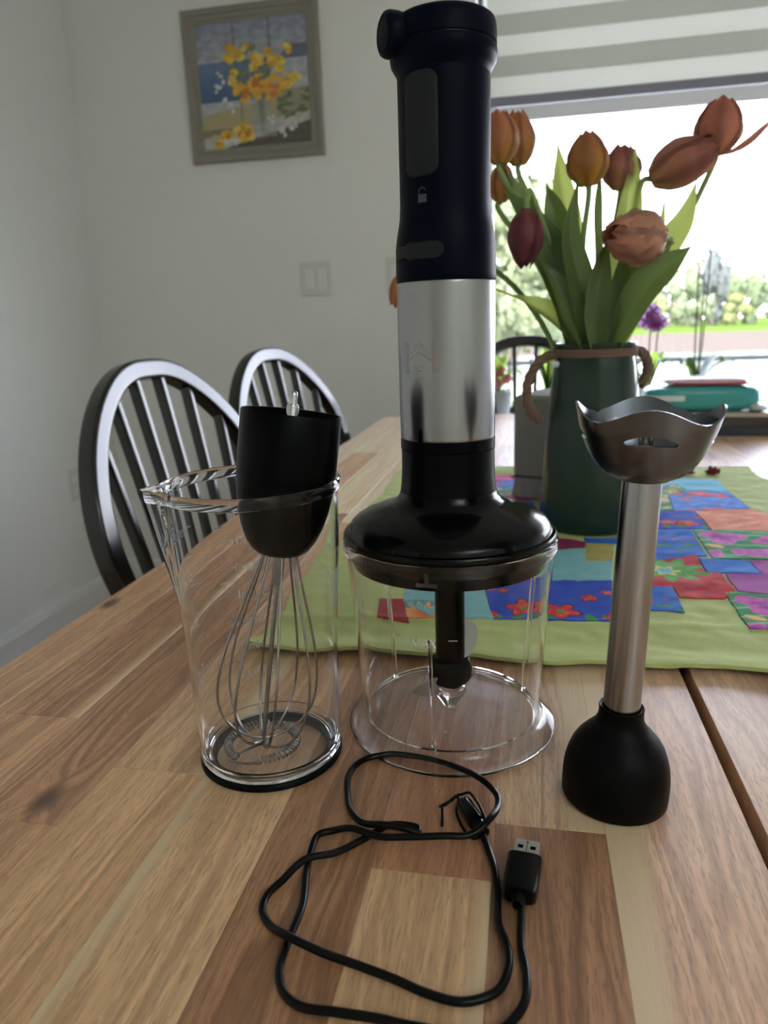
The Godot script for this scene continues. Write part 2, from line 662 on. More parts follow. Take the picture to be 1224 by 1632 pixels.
func build_window() -> void:
	var z := WALL_Z
	var w := struct("window_1", boxes([
		[Vector3(WX0, WY0, z - 0.11), Vector3(WX0 + 0.012, WY1, z - 0.05)], [Vector3(WX1 - 0.012, WY0, z - 0.11), Vector3(WX1, WY1, z - 0.05)],
		[Vector3(WX0, WY0, z - 0.11), Vector3(WX1, WY0 + 0.024, z - 0.05)], [Vector3(WX0, WY1 - 0.03, z - 0.11), Vector3(WX1, WY1, z - 0.05)]], 0.002), M.frame_dark, "wide window with a slim dark frame behind the tulips")
	part(w, "sash", boxes([
		[Vector3(WX0 + 0.012, WY0 + 0.024, z - 0.10), Vector3(WX0 + 0.05, WY1 - 0.03, z - 0.06)], [Vector3(WX1 - 0.05, WY0 + 0.024, z - 0.10), Vector3(WX1 - 0.012, WY1 - 0.03, z - 0.06)],
		[Vector3(WX0 + 0.05, WY1 - 0.07, z - 0.10), Vector3(WX1 - 0.05, WY1 - 0.03, z - 0.06)]], 0.003), M.trim)
	part(w, "pane", box(Vector3(WX0 + 0.05, WY0 + 0.024, z - 0.083), Vector3(WX1 - 0.05, WY1 - 0.07, z - 0.077)), M.pane)
	struct("trim_1", boxes([
		[Vector3(WX0 - 0.07, WY0 - 0.02, z), Vector3(WX0, WY1 + 0.07, z + 0.018)], [Vector3(WX1, WY0 - 0.02, z), Vector3(WX1 + 0.07, WY1 + 0.07, z + 0.018)],
		[Vector3(WX0, WY1, z), Vector3(WX1, WY1 + 0.07, z + 0.018)]], 0.003), M.trim, "white window casing")
	struct("trim_2", box(Vector3(WX0 - 0.08, WY0 - 0.03, z - 0.05), Vector3(WX1 + 0.08, WY0, z + 0.16), 0.004), M.trim, "white window sill behind the table")
	# zebra roller blind: alternating sheer and dense bands above a bottom bar
	var b := thing("roller_blind", "white zebra roller blind with grey and pale bands hanging halfway down the window", "blind", Vector3(0, 0, z + 0.055))
	var light := mat(rgb(246, 246, 238), 0.8)
	light.backlight_enabled = true
	light.backlight = Color(0.76, 0.755, 0.74)
	var grey := mat(rgb(206, 208, 198), 0.85)
	grey.backlight_enabled = true
	grey.backlight = Color(0.64, 0.64, 0.62)
	var lilac := mat(rgb(150, 150, 162), 0.7)
	lilac.backlight_enabled = true
	lilac.backlight = Color(0.3, 0.3, 0.33)
	var bar := mat(rgb(246, 247, 248), 0.5)
	bar.backlight_enabled = true
	bar.backlight = Color(0.5, 0.5, 0.51)
	var bx0 := WX0 + 0.035
	var bx1 := WX1 - 0.03
	var y := 1.672
	for k in 12:
		var hgt := 0.028 if k == 0 else 0.0565
		if y > WY1: break
		part(b, "fabric_band", box(Vector3(bx0, y, 0.0 if k % 2 == 1 else 0.0012), Vector3(bx1, minf(y + hgt + 0.0008, WY1 + 0.02), 0.0016 if k % 2 == 1 else 0.0026)), lilac if k == 0 else (light if k % 2 == 1 else grey))
		y += hgt
	part(b, "bottom_bar", sweep(PackedVector3Array([Vector3(bx0, 1.6495, 0.001), Vector3(bx1, 1.6495, 0.001)]), super2(0.009, 0.0215, 24), Vector3.UP), bar)
	part(b, "headrail", box(Vector3(bx0, WY1 - 0.02, -0.03), Vector3(bx1, WY1 + 0.06, 0.04), 0.006), M.trim)

# ---------------------------------------------------------------- table
func wood(sd: int, base: Color, dark: Color, sap := 0, sap_w := 0.2, knot := Vector3.ZERO) -> StandardMaterial3D:
	# grain along v; sap: pale strip on the -1 left / +1 right side; knot: u, v, size
	var n1 := noise(sd, 1.0, 3)
	var n2 := noise(sd + 50, 1.0, 2)
	var sapc := rgb(240, 208, 160)
	var tex := image_from(112, 640, func(u: float, v: float) -> Color:
		var x := u * 0.0585
		var z := v * 1.2
		if knot.z > 0.0:
			var d := Vector2((x - knot.x * 0.0585) / 0.012, (z - knot.y) / 0.03)
			x += 0.011 * knot.z * exp(-d.length_squared()) * signf(d.x)
		var wob := n1.get_noise_2d(x * 22.0, z * 2.6) * 0.012
		var band := n2.get_noise_2d((x + wob) * 120.0 + 31.0, z * 1.6)
		var streak := n1.get_noise_2d((x + wob * 0.5) * 620.0, z * 9.0)
		var pore := n2.get_noise_2d(x * 1700.0, z * 44.0 + 9.0)
		var t := clampf(0.44 + band * 0.5 + streak * 0.16, 0.0, 1.0)
		var c := base.lerp(dark, t) * 1.4
		if pore > 0.34: c = c.lerp(dark, clampf((pore - 0.34) * 2.0, 0.0, 0.34))
		if sap != 0:
			var e := (u if sap < 0 else 1.0 - u) + n1.get_noise_2d(7.0, z * 3.0) * 0.05
			c = c.lerp(sapc.lerp(base * 1.3, clampf(0.15 + streak * 0.4, 0.0, 1.0)), clampf((sap_w - e) * 8.0, 0.0, 1.0))
		if knot.z > 0.0:
			var d := Vector2((u - knot.x) * 0.0585 / 0.008, (v * 1.2 - knot.y) / 0.016).length()
			c = c.lerp(rgb(84, 50, 30), clampf(1.1 - d * 0.9, 0.0, 0.8))
		var g := (c.r + c.g + c.b) / 3.0
		return c.lerp(Color(g, g, g), 0.17))
	var m := mat(Color.WHITE, 0.36)
	m.metallic_specular = 0.71
	m.albedo_texture = tex
	m.heightmap_enabled = true
	m.heightmap_texture = tex
	m.heightmap_scale = 0.03
	return m

func plank(parent: Node, x0: float, x1: float, z0: float, z1: float, m: Material, rng: RandomNumberGenerator, knot_end := -1.0, thick := 0.038) -> void:
	begin()
	add_box(Vector3(x0, -thick, z0), Vector3(x1, 0, z1), 0.00025)
	var flip := rng.randf() < 0.0
	for i in V.size():
		var p := V[i]
		# the grain image covers 1.2 m from the near end of the plank backwards
		U[i] = Vector2((p.x - x0) / (x1 - x0), (z1 - p.z) / 1.2)
	part(parent, "plank", done(), m)

func build_table() -> void:
	var t := thing("dining_table", "acacia butcher-block dining table of narrow staves with a dark gap between its halves", "table", Vector3(0, TY, 0))
	var rng := RandomNumberGenerator.new()
	rng.seed = 4
	var W := {}
	W.mid = wood(1, rgb(176, 132, 92), rgb(126, 88, 58))
	W.mid_knot = wood(2, rgb(178, 136, 96), rgb(130, 92, 60), 0, 0.2, Vector3(0.2, 0.21, 1.0))
	W.mid_sap = wood(3, rgb(168, 122, 84), rgb(108, 74, 48), 1, 0.17)
	W.dark_knot = wood(4, rgb(160, 116, 80), rgb(112, 76, 50), 0, 0.2, Vector3(0.62, 0.02, 1.2))
	W.tan = wood(5, rgb(186, 146, 104), rgb(150, 110, 74))
	W.tan_sap = wood(6, rgb(184, 146, 105), rgb(142, 104, 70), -1, 0.17)
	W.red = wood(7, rgb(150, 106, 70), rgb(102, 66, 40))
	W.red_brown = wood(8, rgb(156, 108, 74), rgb(118, 76, 50))
	W.light_sap = wood(9, rgb(178, 142, 102), rgb(142, 106, 72), 1, 0.16)
	W.grey_tan = wood(10, rgb(174, 138, 102), rgb(132, 98, 68), 1, 0.42)
	W.dark_red = wood(11, rgb(148, 104, 70), rgb(98, 64, 42), 0, 0.2, Vector3(0.3, 0.98, 0.6))
	W.pink_sap = wood(12, rgb(186, 148, 118), rgb(150, 112, 86), -1, 0.3)
	W.pink = wood(13, rgb(182, 146, 116), rgb(148, 112, 86))
	W.pale = wood(15, rgb(206, 178, 140), rgb(176, 142, 106))
	W.honey = wood(14, rgb(188, 140, 92), rgb(140, 98, 62))
	var zf := -2.18
	var zn := 0.06
	# lanes from the left edge; each a list of [near end z, material] going away from the camera
	var lanes := [
		[-0.420, -0.367, [[zn, W.honey], [-0.40, W.mid_knot], [-1.16, W.pale]]],
		[-0.367, -0.308, [[zn, W.mid], [-0.402, W.mid_sap], [-1.02, W.tan], [-1.5, W.pale]]],
		[-0.308, -0.2495, [[zn, W.mid], [-0.2965, W.dark_knot], [-0.98, W.pale], [-1.9, W.tan]]],
		[-0.2495, -0.1885, [[zn, W.tan], [-0.352, W.light_sap], [-0.93, W.pale], [-1.5, W.tan]]],
		[-0.1885, -0.130, [[zn, W.tan_sap], [-0.78, W.pale], [-1.62, W.tan]]],
		[-0.130, -0.0715, [[zn, W.red], [-0.69, W.tan], [-1.3, W.mid]]],
		[-0.0715, -0.0122, [[zn, W.light_sap], [-0.2915, W.red_brown], [-0.98, W.mid], [-1.6, W.tan]]],
		[-0.0122, 0.045, [[zn, W.dark_red], [-0.334, W.grey_tan], [-1.1, W.tan]]],
		[0.045, 0.119, [[zn, W.pink_sap], [-0.9, W.tan], [-1.56, W.honey]]]]
	var xr := 0.1265
	for k in 9:
		var j := -0.35 - rng.randf() * 0.7
		var a: Material = [W.pink, W.tan, W.pink_sap, W.mid, W.tan][k % 5]
		var b: Material = [W.tan, W.mid, W.pink, W.honey][k % 4]
		lanes.append([xr, xr + 0.0595, [[zn, a], [j, b], [j - 0.9, a]]])
		xr += 0.0595
	for ln in lanes:
		var q: Array = ln[2]
		for i in q.size():
			var z1: float = q[i][0]
			var z0: float = q[i + 1][0] if i + 1 < q.size() else zf
			# the last stave on either outer edge gives way to the rounded corner
			if i == q.size() - 1 and (ln[0] < -0.41 or ln[1] > 0.65):
				z0 += 0.05
			plank(t, ln[0], ln[1], z0, z1, q[i][1], rng)
	for s in 2:
		var cx := -0.42 if s == 0 else xr
		var dir := 1.0 if s == 0 else -1.0
		var w := 0.053 if s == 0 else 0.0595
		var poly := PackedVector2Array([Vector2(cx, zf + 0.05), Vector2(cx + dir * w, zf + 0.05), Vector2(cx + dir * w, zf)])
		for k in 7:
			var a := PI / 2 * k / 6.0
			poly.append(Vector2(cx + dir * (w - w * sin(a)), zf + 0.05 - 0.05 * cos(a)))
		part(t, "rounded_corner", prism(poly, -0.038, 0), W.tan)
	# under-frame: apron rails, runner coloured black to deepen the shade in the gap, four square legs
	part(t, "apron", boxes([[Vector3(-0.34, -0.118, -2.08), Vector3(0.58, -0.038, -2.055)], [Vector3(-0.34, -0.118, -0.06), Vector3(0.58, -0.038, -0.035)], [Vector3(-0.34, -0.118, -2.055), Vector3(-0.315, -0.038, -0.06)], [Vector3(0.555, -0.118, -2.055), Vector3(0.58, -0.038, -0.06)]], 0.002), W.red)
	part(t, "runner", box(Vector3(0.09, -0.075, -2.05), Vector3(0.16, -0.0385, -0.07), 0.002), M.rubber)
	for p in [[-0.33, -2.07], [0.57, -2.07], [-0.33, -0.05], [0.57, -0.05]]:
		part(t, "leg", box(Vector3(p[0] - 0.035, -TY, p[1] - 0.035), Vector3(p[0] + 0.035, -0.038, p[1] + 0.035), 0.004), W.red)

# ---------------------------------------------------------------- outdoors
func build_outdoors() -> void:
	var grass := mat(rgb(84, 104, 46), 0.9)
	var meadow := mat(rgb(92, 112, 40), 0.9)
	var mud := mat(rgb(108, 95, 84), 0.9)
	var water := mat(rgb(96, 100, 74), 0.12)
	water.metallic_specular = 0.3
	for m in [grass, meadow, mud]: m.metallic_specular = 0.0
	var gn := noise(77, 0.05, 3)
	struct("lawn", grid(30, 20, func(u: float, v: float) -> Vector3: return Vector3(-60 + 130 * u, -1.0 + 0.25 * gn.get_noise_2d(u * 400, v * 80), -3.0 - 17.0 * v), false, nofunc, Vector3.UP), grass, "green lawn between the deck and the pond")
	struct("pond", box(Vector3(-120, -1.6, -50), Vector3(160, -1.12, -19)), water, "pale pond behind the deck railing")
	struct("mud_bank", grid(40, 8, func(u: float, v: float) -> Vector3: return Vector3(-140 + 330 * u, -1.25 + minf(v * 3.0, 1.0) * 0.3 + 0.12 * gn.get_noise_2d(u * 600, v * 60), -44 - 66.0 * v), false, nofunc, Vector3.UP), mud, "bare pinkish bank across the pond")
	struct("meadow", grid(40, 14, func(u: float, v: float) -> Vector3: return Vector3(-300 + 700 * u, -0.95 + 1.5 * v * v + 0.3 * gn.get_noise_2d(u * 300, v * 50), -108 - 190.0 * v), false, nofunc, Vector3.UP), meadow, "bright meadow in front of the far trees")
	# deck outside the window, with a slim rail
	var deck := thing("deck_railing", "slim grey deck railing outside the window", "railing", Vector3(0, -0.35, -4.5))
	var rail := mat(rgb(44, 49, 52), 0.5)
	part(deck, "top_rail", box(Vector3(-2.5, 1.118, -0.025), Vector3(5.0, 1.145, 0.025), 0.004), rail)
	for x in [-2.4, -0.9, 2.55, 4.2]:
		part(deck, "post", box(Vector3(x - 0.02, 0.0, -0.02), Vector3(x + 0.02, 1.118, 0.02), 0.003), rail)
	part(deck, "bottom_rail", box(Vector3(-2.5, 0.06, -0.015), Vector3(5.0, 0.09, 0.015), 0.003), rail)
	var board := mat(rgb(150, 140, 126), 0.7)
	var dk := struct("deck", box(Vector3(-2.6, -0.62, -4.62), Vector3(5.1, -0.39, WALL_Z - 0.17)), mat(rgb(110, 100, 90), 0.8), "grey timber deck outside the window")
	for k in 14: part(dk, "board", box(Vector3(-2.6, -0.39, -4.62 + 0.13 * k), Vector3(5.1, -0.35, -4.62 + 0.13 * k + 0.124), 0.003), board)
	# trees beyond the meadow, each on its own
	var fol: Array[StandardMaterial3D] = [mat(rgb(142, 148, 92), 0.9), mat(rgb(130, 142, 104), 0.9), mat(rgb(112, 116, 114), 0.9), mat(rgb(148, 156, 120), 0.9)]
	for m in fol: m.metallic_specular = 0.0
	var bark := mat(rgb(112, 100, 90), 0.9)
	var crowns: Array[ArrayMesh] = [crown(1, 7, 420, 0.09), crown(2, 9, 420, 0.09), crown(3, 11, 520, 0.08)]
	var rng := RandomNumberGenerator.new()
	rng.seed = 21
	var names := ["yellow-green", "soft green", "grey, nearly bare", "pale green"]
	# z, height, width, spacing, first x, foliage of each, label
	var rows := [
		[-157.0, 6.5, 7.0, 7.6, 26.0, [0, 3, 0, 3], "low round tree before far wood"],
		[-176.0, 14.5, 8.4, 9.0, -4.0, [1, 0, 3, 1, 3, 2, 1], "tall front tree of far wood"],
		[-203.0, 16.5, 10.2, 10.8, -2.0, [3, 1, 3, 0, 3, 1, 3], "tall back tree of far wood"]]
	var at := ["left of the tulips", "behind the left tulips", "behind the middle tulips", "behind the peach tulip", "just right of the tulip leaves", "above the plant stakes", "at the right border"]
	for r in rows.size():
		var q: Array = rows[r]
		for i in q[5].size():
			var f: int = q[5][i]
			var h: float = q[1] * (1.2 if f == 2 else rng.randf_range(0.9, 1.06))
			var t := thing("tree", names[f] + " " + q[6] + ", " + (at[i] if r > 0 else at[i + 3]), "tree", Vector3(q[4] + q[3] * i, -0.6, q[0] + rng.randf_range(-1.0, 1.0)), "trees across the pond")
			part(t, "crown", crowns[(i + r) % 3], fol[f], Transform3D(Basis(Vector3.UP, rng.randf() * TAU).scaled(Vector3(q[2], h * 0.96, q[2])), Vector3(0, h * 0.48, 0)))
			part(t, "trunk", tube(PackedVector3Array([Vector3.ZERO, Vector3(0.2, h * 0.3, 0), Vector3(0, h * 0.7, 0.1)]), 0.26, 8), bark)
	var near := thing("tree", "tall pale green tree seen between the hand blender and the tulips", "tree", Vector3(-0.6, -1.0, -27.0))
	part(near, "crown", crown(6, 16, 2600, 0.035), fol[3], Transform3D(Basis.from_scale(Vector3(5.2, 6.4, 5.2)), Vector3(0, 4.0, 0)))
	part(near, "trunk", tube(PackedVector3Array([Vector3.ZERO, Vector3(0.1, 1.6, 0), Vector3(-0.05, 4.5, 0)]), 0.09, 8), bark)

func crown(sd: int, lumps: int, leaves: int, size: float) -> ArrayMesh:
	# a crown about one unit wide and high: lobes broken up by noise and loose leaf sprays
	var rng := RandomNumberGenerator.new()
	rng.seed = sd
	var n := noise(sd, 1.0, 3)
	begin()
	var centres := []
	for k in lumps:
		var a := rng.randf() * TAU
		var y := rng.randf_range(-0.34, 0.3)
		var r := sqrt(rng.randf()) * 0.3 * (1.0 - absf(y) * 0.9)
		centres.append([Vector3(cos(a) * r, y, sin(a) * r), rng.randf_range(0.13, 0.22)])
	for c in centres:
		add_grid(12, 8, func(u: float, v: float) -> Vector3:
			var d := Vector3(sin(PI * v) * cos(TAU * u), cos(PI * v), sin(PI * v) * sin(TAU * u))
			return c[0] + d * c[1] * (0.8 + 0.35 * n.get_noise_3dv((c[0] + d * 0.2) * 9.0)))
	for k in leaves:
		var c: Array = centres[rng.randi() % centres.size()]
		var d := Vector3(rng.randfn(), rng.randfn(), rng.randfn()).normalized()
		var p: Vector3 = c[0] + d * c[1] * rng.randf_range(0.8, 1.2)
		var a := Vector3(rng.randfn(), rng.randfn(), rng.randfn()).normalized() * size
		var b := d.cross(a).normalized() * size * 0.6
		var f := vert(p - a, d)
		vert(p + b, d); vert(p + a, d); vert(p - b, d)
		quad(f, f + 1, f + 2, f + 3)
	return done()

# ---------------------------------------------------------------- chairs
func build_chairs() -> void:
	var c := make_chair()
	place_chair(c, Vector3(-0.375, 0, -1.070), deg_to_rad(83), "black hoop-back chair nearest the beaker, at the left side of the table")
	var d := c.duplicate()
	add_child(d, true)
	place_chair(d, Vector3(-0.368, 0, -1.60), deg_to_rad(77), "black hoop-back chair farther along the left side, behind the whisk collar")
	var e := c.duplicate()
	add_child(e, true)
	place_chair(e, Vector3(0.0, 0, -2.085), deg_to_rad(0), "black hoop-back chair at the far end of the table against the window")

func place_chair(c: Node3D, at: Vector3, turn: float, label: String) -> void:
	c.position = at
	c.rotation.y = turn
	tag(c, label, "chair", "black hoop-back chairs round the table")

func make_chair() -> Node3D:
	var t := thing("dining_chair", "", "chair")
	var m: Material = M.chair
	# saddle seat, top at 0.45
	part(t, "seat", grid(40, 12, func(u: float, v: float) -> Vector3:
		var a := TAU * u
		var w := absf(v * 2.0 - 1.0)
		var s := 1.0 if v > 0.5 else -1.0
		var rad := sin(PI * 0.5 * (1.0 - pow(w, 3.0))) if w > 0.0 else 1.0
		rad = minf(1.0, pow(1.0 - pow(w, 6.0), 0.5)) if w < 1.0 else 0.0
		var e := pow(pow(absf(cos(a)), 2.6) + pow(absf(sin(a)), 2.6), -1.0 / 2.6)
		var x := cos(a) * e * 0.215 * rad
		var z := sin(a) * e * 0.205 * rad
		var y := 0.432 + s * 0.018 * pow(w, 0.8) - (0.008 * (1.0 - rad) if s > 0 else 0.0)
		return Vector3(x, y, z), true), m)
	var shape := [[0.0, 0.958], [0.05, 0.954], [0.10, 0.934], [0.152, 0.895], [0.196, 0.842], [0.224, 0.778], [0.230, 0.71], [0.212, 0.62], [0.172, 0.44]]
	var pts := PackedVector3Array()
	for k in range(shape.size() - 1, 0, -1): pts.append(back_at(-shape[k][0], shape[k][1]))
	for k in shape.size(): pts.append(back_at(shape[k][0], shape[k][1]))
	var ref := Vector3(0, 0.22, 1).normalized()
	part(t, "hoop", sweep(spline(pts, 6), super2(0.0158, 0.0155, 44, 9.0), ref), m)
	for k in 6:
		var w := (k - 2.5) * 0.067
		var top := 0.0
		for i in shape.size() - 1:
			if absf(w) >= shape[i][0] and absf(w) < shape[i + 1][0]:
				top = lerpf(shape[i][1], shape[i + 1][1], (absf(w) - shape[i][0]) / (shape[i + 1][0] - shape[i][0]))
		var a := back_at(w * 0.72, 0.445)
		var b := back_at(w, top)
		part(t, "spindle", sweep(PackedVector3Array([a, a.lerp(b, 0.33), a.lerp(b, 0.66), b]), super2(0.0064, 0.0098, 28, 7.0), ref), m)
	for s in [-1.0, 1.0]:
		part(t, "leg", tube(spline(PackedVector3Array([Vector3(s * 0.145, 0.43, 0.135), Vector3(s * 0.17, 0.2, 0.16), Vector3(s * 0.19, 0.0, 0.18)]), 5), 0.016, 12), m)
		part(t, "leg", tube(spline(PackedVector3Array([Vector3(s * 0.135, 0.43, -0.13), Vector3(s * 0.16, 0.2, -0.17), Vector3(s * 0.18, 0.0, -0.205)]), 5), 0.016, 12), m)
		part(t, "stretcher", tube(PackedVector3Array([Vector3(s * 0.17, 0.2, 0.16), Vector3(s * 0.165, 0.2, 0.0), Vector3(s * 0.16, 0.2, -0.17)]), 0.011, 10), m)
	part(t, "stretcher", tube(PackedVector3Array([Vector3(-0.165, 0.2, 0), Vector3(0.165, 0.2, 0)]), 0.011, 10), m)
	return t

func back_at(w: float, y: float) -> Vector3:
	# the back leans and is slightly bowed in plan
	return Vector3(w, y, -0.135 - (y - 0.45) * 0.22 + 0.5 * w * w)

# ---------------------------------------------------------------- patchwork runner
var folds := noise(33, 1.0, 2)

func cloth_y(x: float, z: float) -> float:
	var y := 0.0032 + 0.0011 * folds.get_noise_2d(x * 9.0, z * 17.0) + 0.0007 * folds.get_noise_2d(x * 30.0 + 5.0, z * 40.0)
	y += 0.0016 * exp(-pow((z + 0.60 + 0.05 * x) / 0.006, 2.0))          # stitched hem ridge along the front
	y += 0.0018 * exp(-pow((z + 0.80 - 0.1 * x) / 0.012, 2.0)) * clampf(-x * 6.0, 0.0, 1.0)
	y += 0.0050 * smoothstep(-0.56, -0.523, z)                            # the front edge stands off the wood
	return maxf(y, 0.0014)

func build_cloth() -> void:
	var t := thing("table_runner", "light green table runner with a patchwork of printed floral pieces", "table runner", Vector3(0, TY, 0))
	var x0 := -0.225
	var x1 := 0.388
	var z0 := -1.338
	var z1 := -0.521
	begin()
	var edge := func(u: float) -> float: return 0.003 * sin(u * 19.0) - 0.002 * cos(u * 41.0)
	var pt := func(u: float, v: float) -> Vector3:
		var x: float = lerpf(x0, x1, u) + (edge.call(v) if u < 0.02 or u > 0.98 else 0.0)
		var z: float = lerpf(z1, z0, v) + (edge.call(u) if v < 0.02 else 0.0)
		return Vector3(x, cloth_y(x, z), z)
	add_grid(120, 150, pt, false, nofunc, Vector3.UP)
	for e in 4:
		add_grid(80, 1, func(u: float, v: float) -> Vector3:
			var p: Vector3 = pt.call(u, 0.0) if e == 0 else (pt.call(u, 1.0) if e == 1 else (pt.call(0.0, u) if e == 2 else pt.call(1.0, u)))
			return Vector3(p.x, lerpf(p.y, maxf(p.y - 0.0032, 0.0002), v), p.z), false, nofunc, [Vector3(0, 0, 1), Vector3(0, 0, -1), Vector3(-1, 0, 0), Vector3(1, 0, 0)][e])
	part(t, "cloth", done(), M.green_cloth)
	var T := cloth_prints()
	patch(t, [-40, -708, 90, -714, 78, -606, -23, -603], T.poppy, 0.11)
	patch(t, [-120, -693, -42, -703, -23, -603, -79, -600, -114, -637], T.teal, 0.11)
	patch(t, [33, -813, 73, -821, 69, -775, 98, -781, 89, -714, 30, -709], T.teal, 0.11)
	patch(t, [74, -846, 106, -845, 98, -781, 69, -774], T.olive, 0.08)
	patch(t, [36, -866, 74, -850, 71, -822, 34, -813], T.maroon, 0.08)
	patch(t, [74, -866, 140, -870, 106, -845, 74, -846], T.sprig, 0.1)
	patch(t, [140, -1228, 311, -1225, 306, -1133, 246, -1134, 242, -1180, 140, -1186], T.lightblue, 0.12)
	patch(t, [215, -1107, 246, -1131, 306, -1131, 307, -1024, 205, -1010], T.skyflower, 0.1)
	patch(t, [140, -1184, 241, -1180, 245, -1134, 214, -1109, 204, -1012, 160, -1003], T.greenleaf, 0.1)
	patch(t, [206, -1009, 307, -1022, 335, -964, 338, -916, 232, -916, 232, -1008], T.peach, 0.1)
	patch(t, [150, -998, 231, -1008, 231, -917, 150, -918], T.poppy, 0.085)
	patch(t, [139, -913, 207, -914, 202, -808, 130, -782], T.sprig, 0.1)
	patch(t, [209, -914, 338, -914, 325, -796, 206, -798], T.orchid, 0.11)
	patch(t, [124, -780, 190, -806, 188, -749, 202, -747, 202, -697, 187, -676, 147, -672, 147, -704, 124, -701], T.redgreen, 0.12)
	patch(t, [191, -797, 241, -794, 241, -749, 189, -749], T.blue, 0.1)
	patch(t, [242, -794, 325, -794, 325, -690, 257, -688, 204, -696, 206, -746, 242, -748], T.purple, 0.1)
	patch(t, [192, -694, 203, -694, 257, -687, 325, -688, 315, -604, 190, -606], T.orchid, 0.1)
	patch(t, [112, -700, 146, -703, 144, -636, 106, -640], T.sprig, 0.075)
	patch(t, [-111, -1245, 17, -1250, 17, -1206, -107, -1197], T.pinkflower, 0.1)
	patch(t, [-107, -1196, 17, -1205, 16, -1149, -103, -1139], T.skyflower, 0.08)
	patch(t, [-103, -1138, 16, -1148, 15, -1100, -99, -1090], T.greenleaf, 0.1)
	patch(t, [-99, -1089, 15, -1099, 15, -1050, -94, -1040], T.pinkflower, 0.1)
	patch(t, [-94, -1039, 15, -1049, 34, -868, 32, -815, -100, -800], T.sprig, 0.1)
	patch(t, [-100, -798, 32, -813, 29, -710, -41, -704, -118, -695], T.greenleaf, 0.1)
	patch(t, [-141, -640, -115, -643, -100, -588, -133, -590], T.redflower, 0.055)
	patch(t, [-113, -640, -78, -640, -74, -600, -104, -596], T.daisy, 0.05)
	var far := thing("fallen_petal", "left one of two dark red crumpled petals near the back hem of the green runner", "petal", Vector3(0.272, TY + 0.005, -1.262), "fallen petals")
	var pm := mat(rgb(120, 22, 30), 0.7)
	part(far, "petal_blade", crumple(3), pm)
	var far2 := thing("fallen_petal", "right one of two dark red crumpled petals near the back hem of the green runner", "petal", Vector3(0.313, TY + 0.005, -1.262), "fallen petals")
	part(far2, "petal_blade", crumple(4), pm)

func crumple(sd: int) -> ArrayMesh:
	var n := noise(sd, 1.0, 3)
	return grid(16, 10, func(u: float, v: float) -> Vector3:
		var d := Vector3(sin(PI * v) * cos(TAU * u), cos(PI * v), sin(PI * v) * sin(TAU * u))
		var k := 0.8 + 0.7 * n.get_noise_3dv(d * 1.7)
		return Vector3(d.x * 0.014, d.y * 0.007 + 0.005, d.z * 0.009) * k, true)

func patch(t: Node, mm: Array, m: Material, scale: float) -> void:
	# a piece of fabric sewn on: follows the folds of the runner, with a raised stitched edge
	var poly := PackedVector2Array()
	for i in range(0, mm.size(), 2): poly.append(Vector2(mm[i], mm[i + 1]) / 1000.0)
	var lo := poly[0]
	var hi := poly[0]
	for p in poly:
		lo = lo.min(p); hi = hi.max(p)
	begin()
	var step := 0.012
	for iy in int(ceil((hi.y - lo.y) / step)):
		for ix in int(ceil((hi.x - lo.x) / step)):
			var a := lo + Vector2(ix, iy) * step
			var cell := PackedVector2Array([a, a + Vector2(step, 0), a + Vector2(step, step), a + Vector2(0, step)])
			for q in Geometry2D.intersect_polygons(poly, cell):
				var idx := Geometry2D.triangulate_polygon(q)
				var f := V.size()
				for p in q:
					var h := cloth_y(p.x, p.y)
					var n := Vector3((cloth_y(p.x - 0.002, p.y) - cloth_y(p.x + 0.002, p.y)) / 0.004, 1, (cloth_y(p.x, p.y - 0.002) - cloth_y(p.x, p.y + 0.002)) / 0.004).normalized()
					vert(Vector3(p.x, h + 0.0011, p.y), n, (p - lo) / scale)
				for k in range(0, idx.size(), 3): tri(f + idx[k], f + idx[k + 1], f + idx[k + 2])
	var np := poly.size()
	for k in np:
		var a := poly[k]
		var b := poly[(k + 1) % np]
		var d := (b - a).normalized()
		var o := Vector2(d.y, -d.x)
		if Geometry2D.is_point_in_polygon((a + b) * 0.5 + o * 0.0005, poly): o = -o
		var seg := maxi(1, int((b - a).length() / 0.01))
		for j in seg:
			var p := a.lerp(b, float(j) / seg)
			var q := a.lerp(b, float(j + 1) / seg)
			var f := vert(Vector3(p.x, cloth_y(p.x, p.y) + 0.0011, p.y), Vector3(o.x, 0.3, o.y), (p - lo) / scale)
			vert(Vector3(q.x, cloth_y(q.x, q.y) + 0.0011, q.y), Vector3(o.x, 0.3, o.y), (q - lo) / scale)
			vert(Vector3(q.x + o.x * 0.0004, cloth_y(q.x, q.y) - 0.0002, q.y + o.y * 0.0004), Vector3(o.x, 0.3, o.y), (q - lo) / scale)
			vert(Vector3(p.x + o.x * 0.0004, cloth_y(p.x, p.y) - 0.0002, p.y + o.y * 0.0004), Vector3(o.x, 0.3, o.y), (p - lo) / scale)
			quad(f, f + 1, f + 2, f + 3)
	part(t, "patch", done(), m)

func flower(p: Vector2, c: Vector2, r: float, petals: int, turn := 0.0) -> float:
	# distance-like value, below 1 inside a lobed flower
	var d := p - c
	var a := d.angle() + turn
	return d.length() / (r * (0.82 + 0.2 * cos(a * petals)))

func cloth_mat(f: Callable) -> StandardMaterial3D:
	var m := mat(Color.WHITE, 0.85)
	m.albedo_texture = image_from(160, 160, f)
	return m

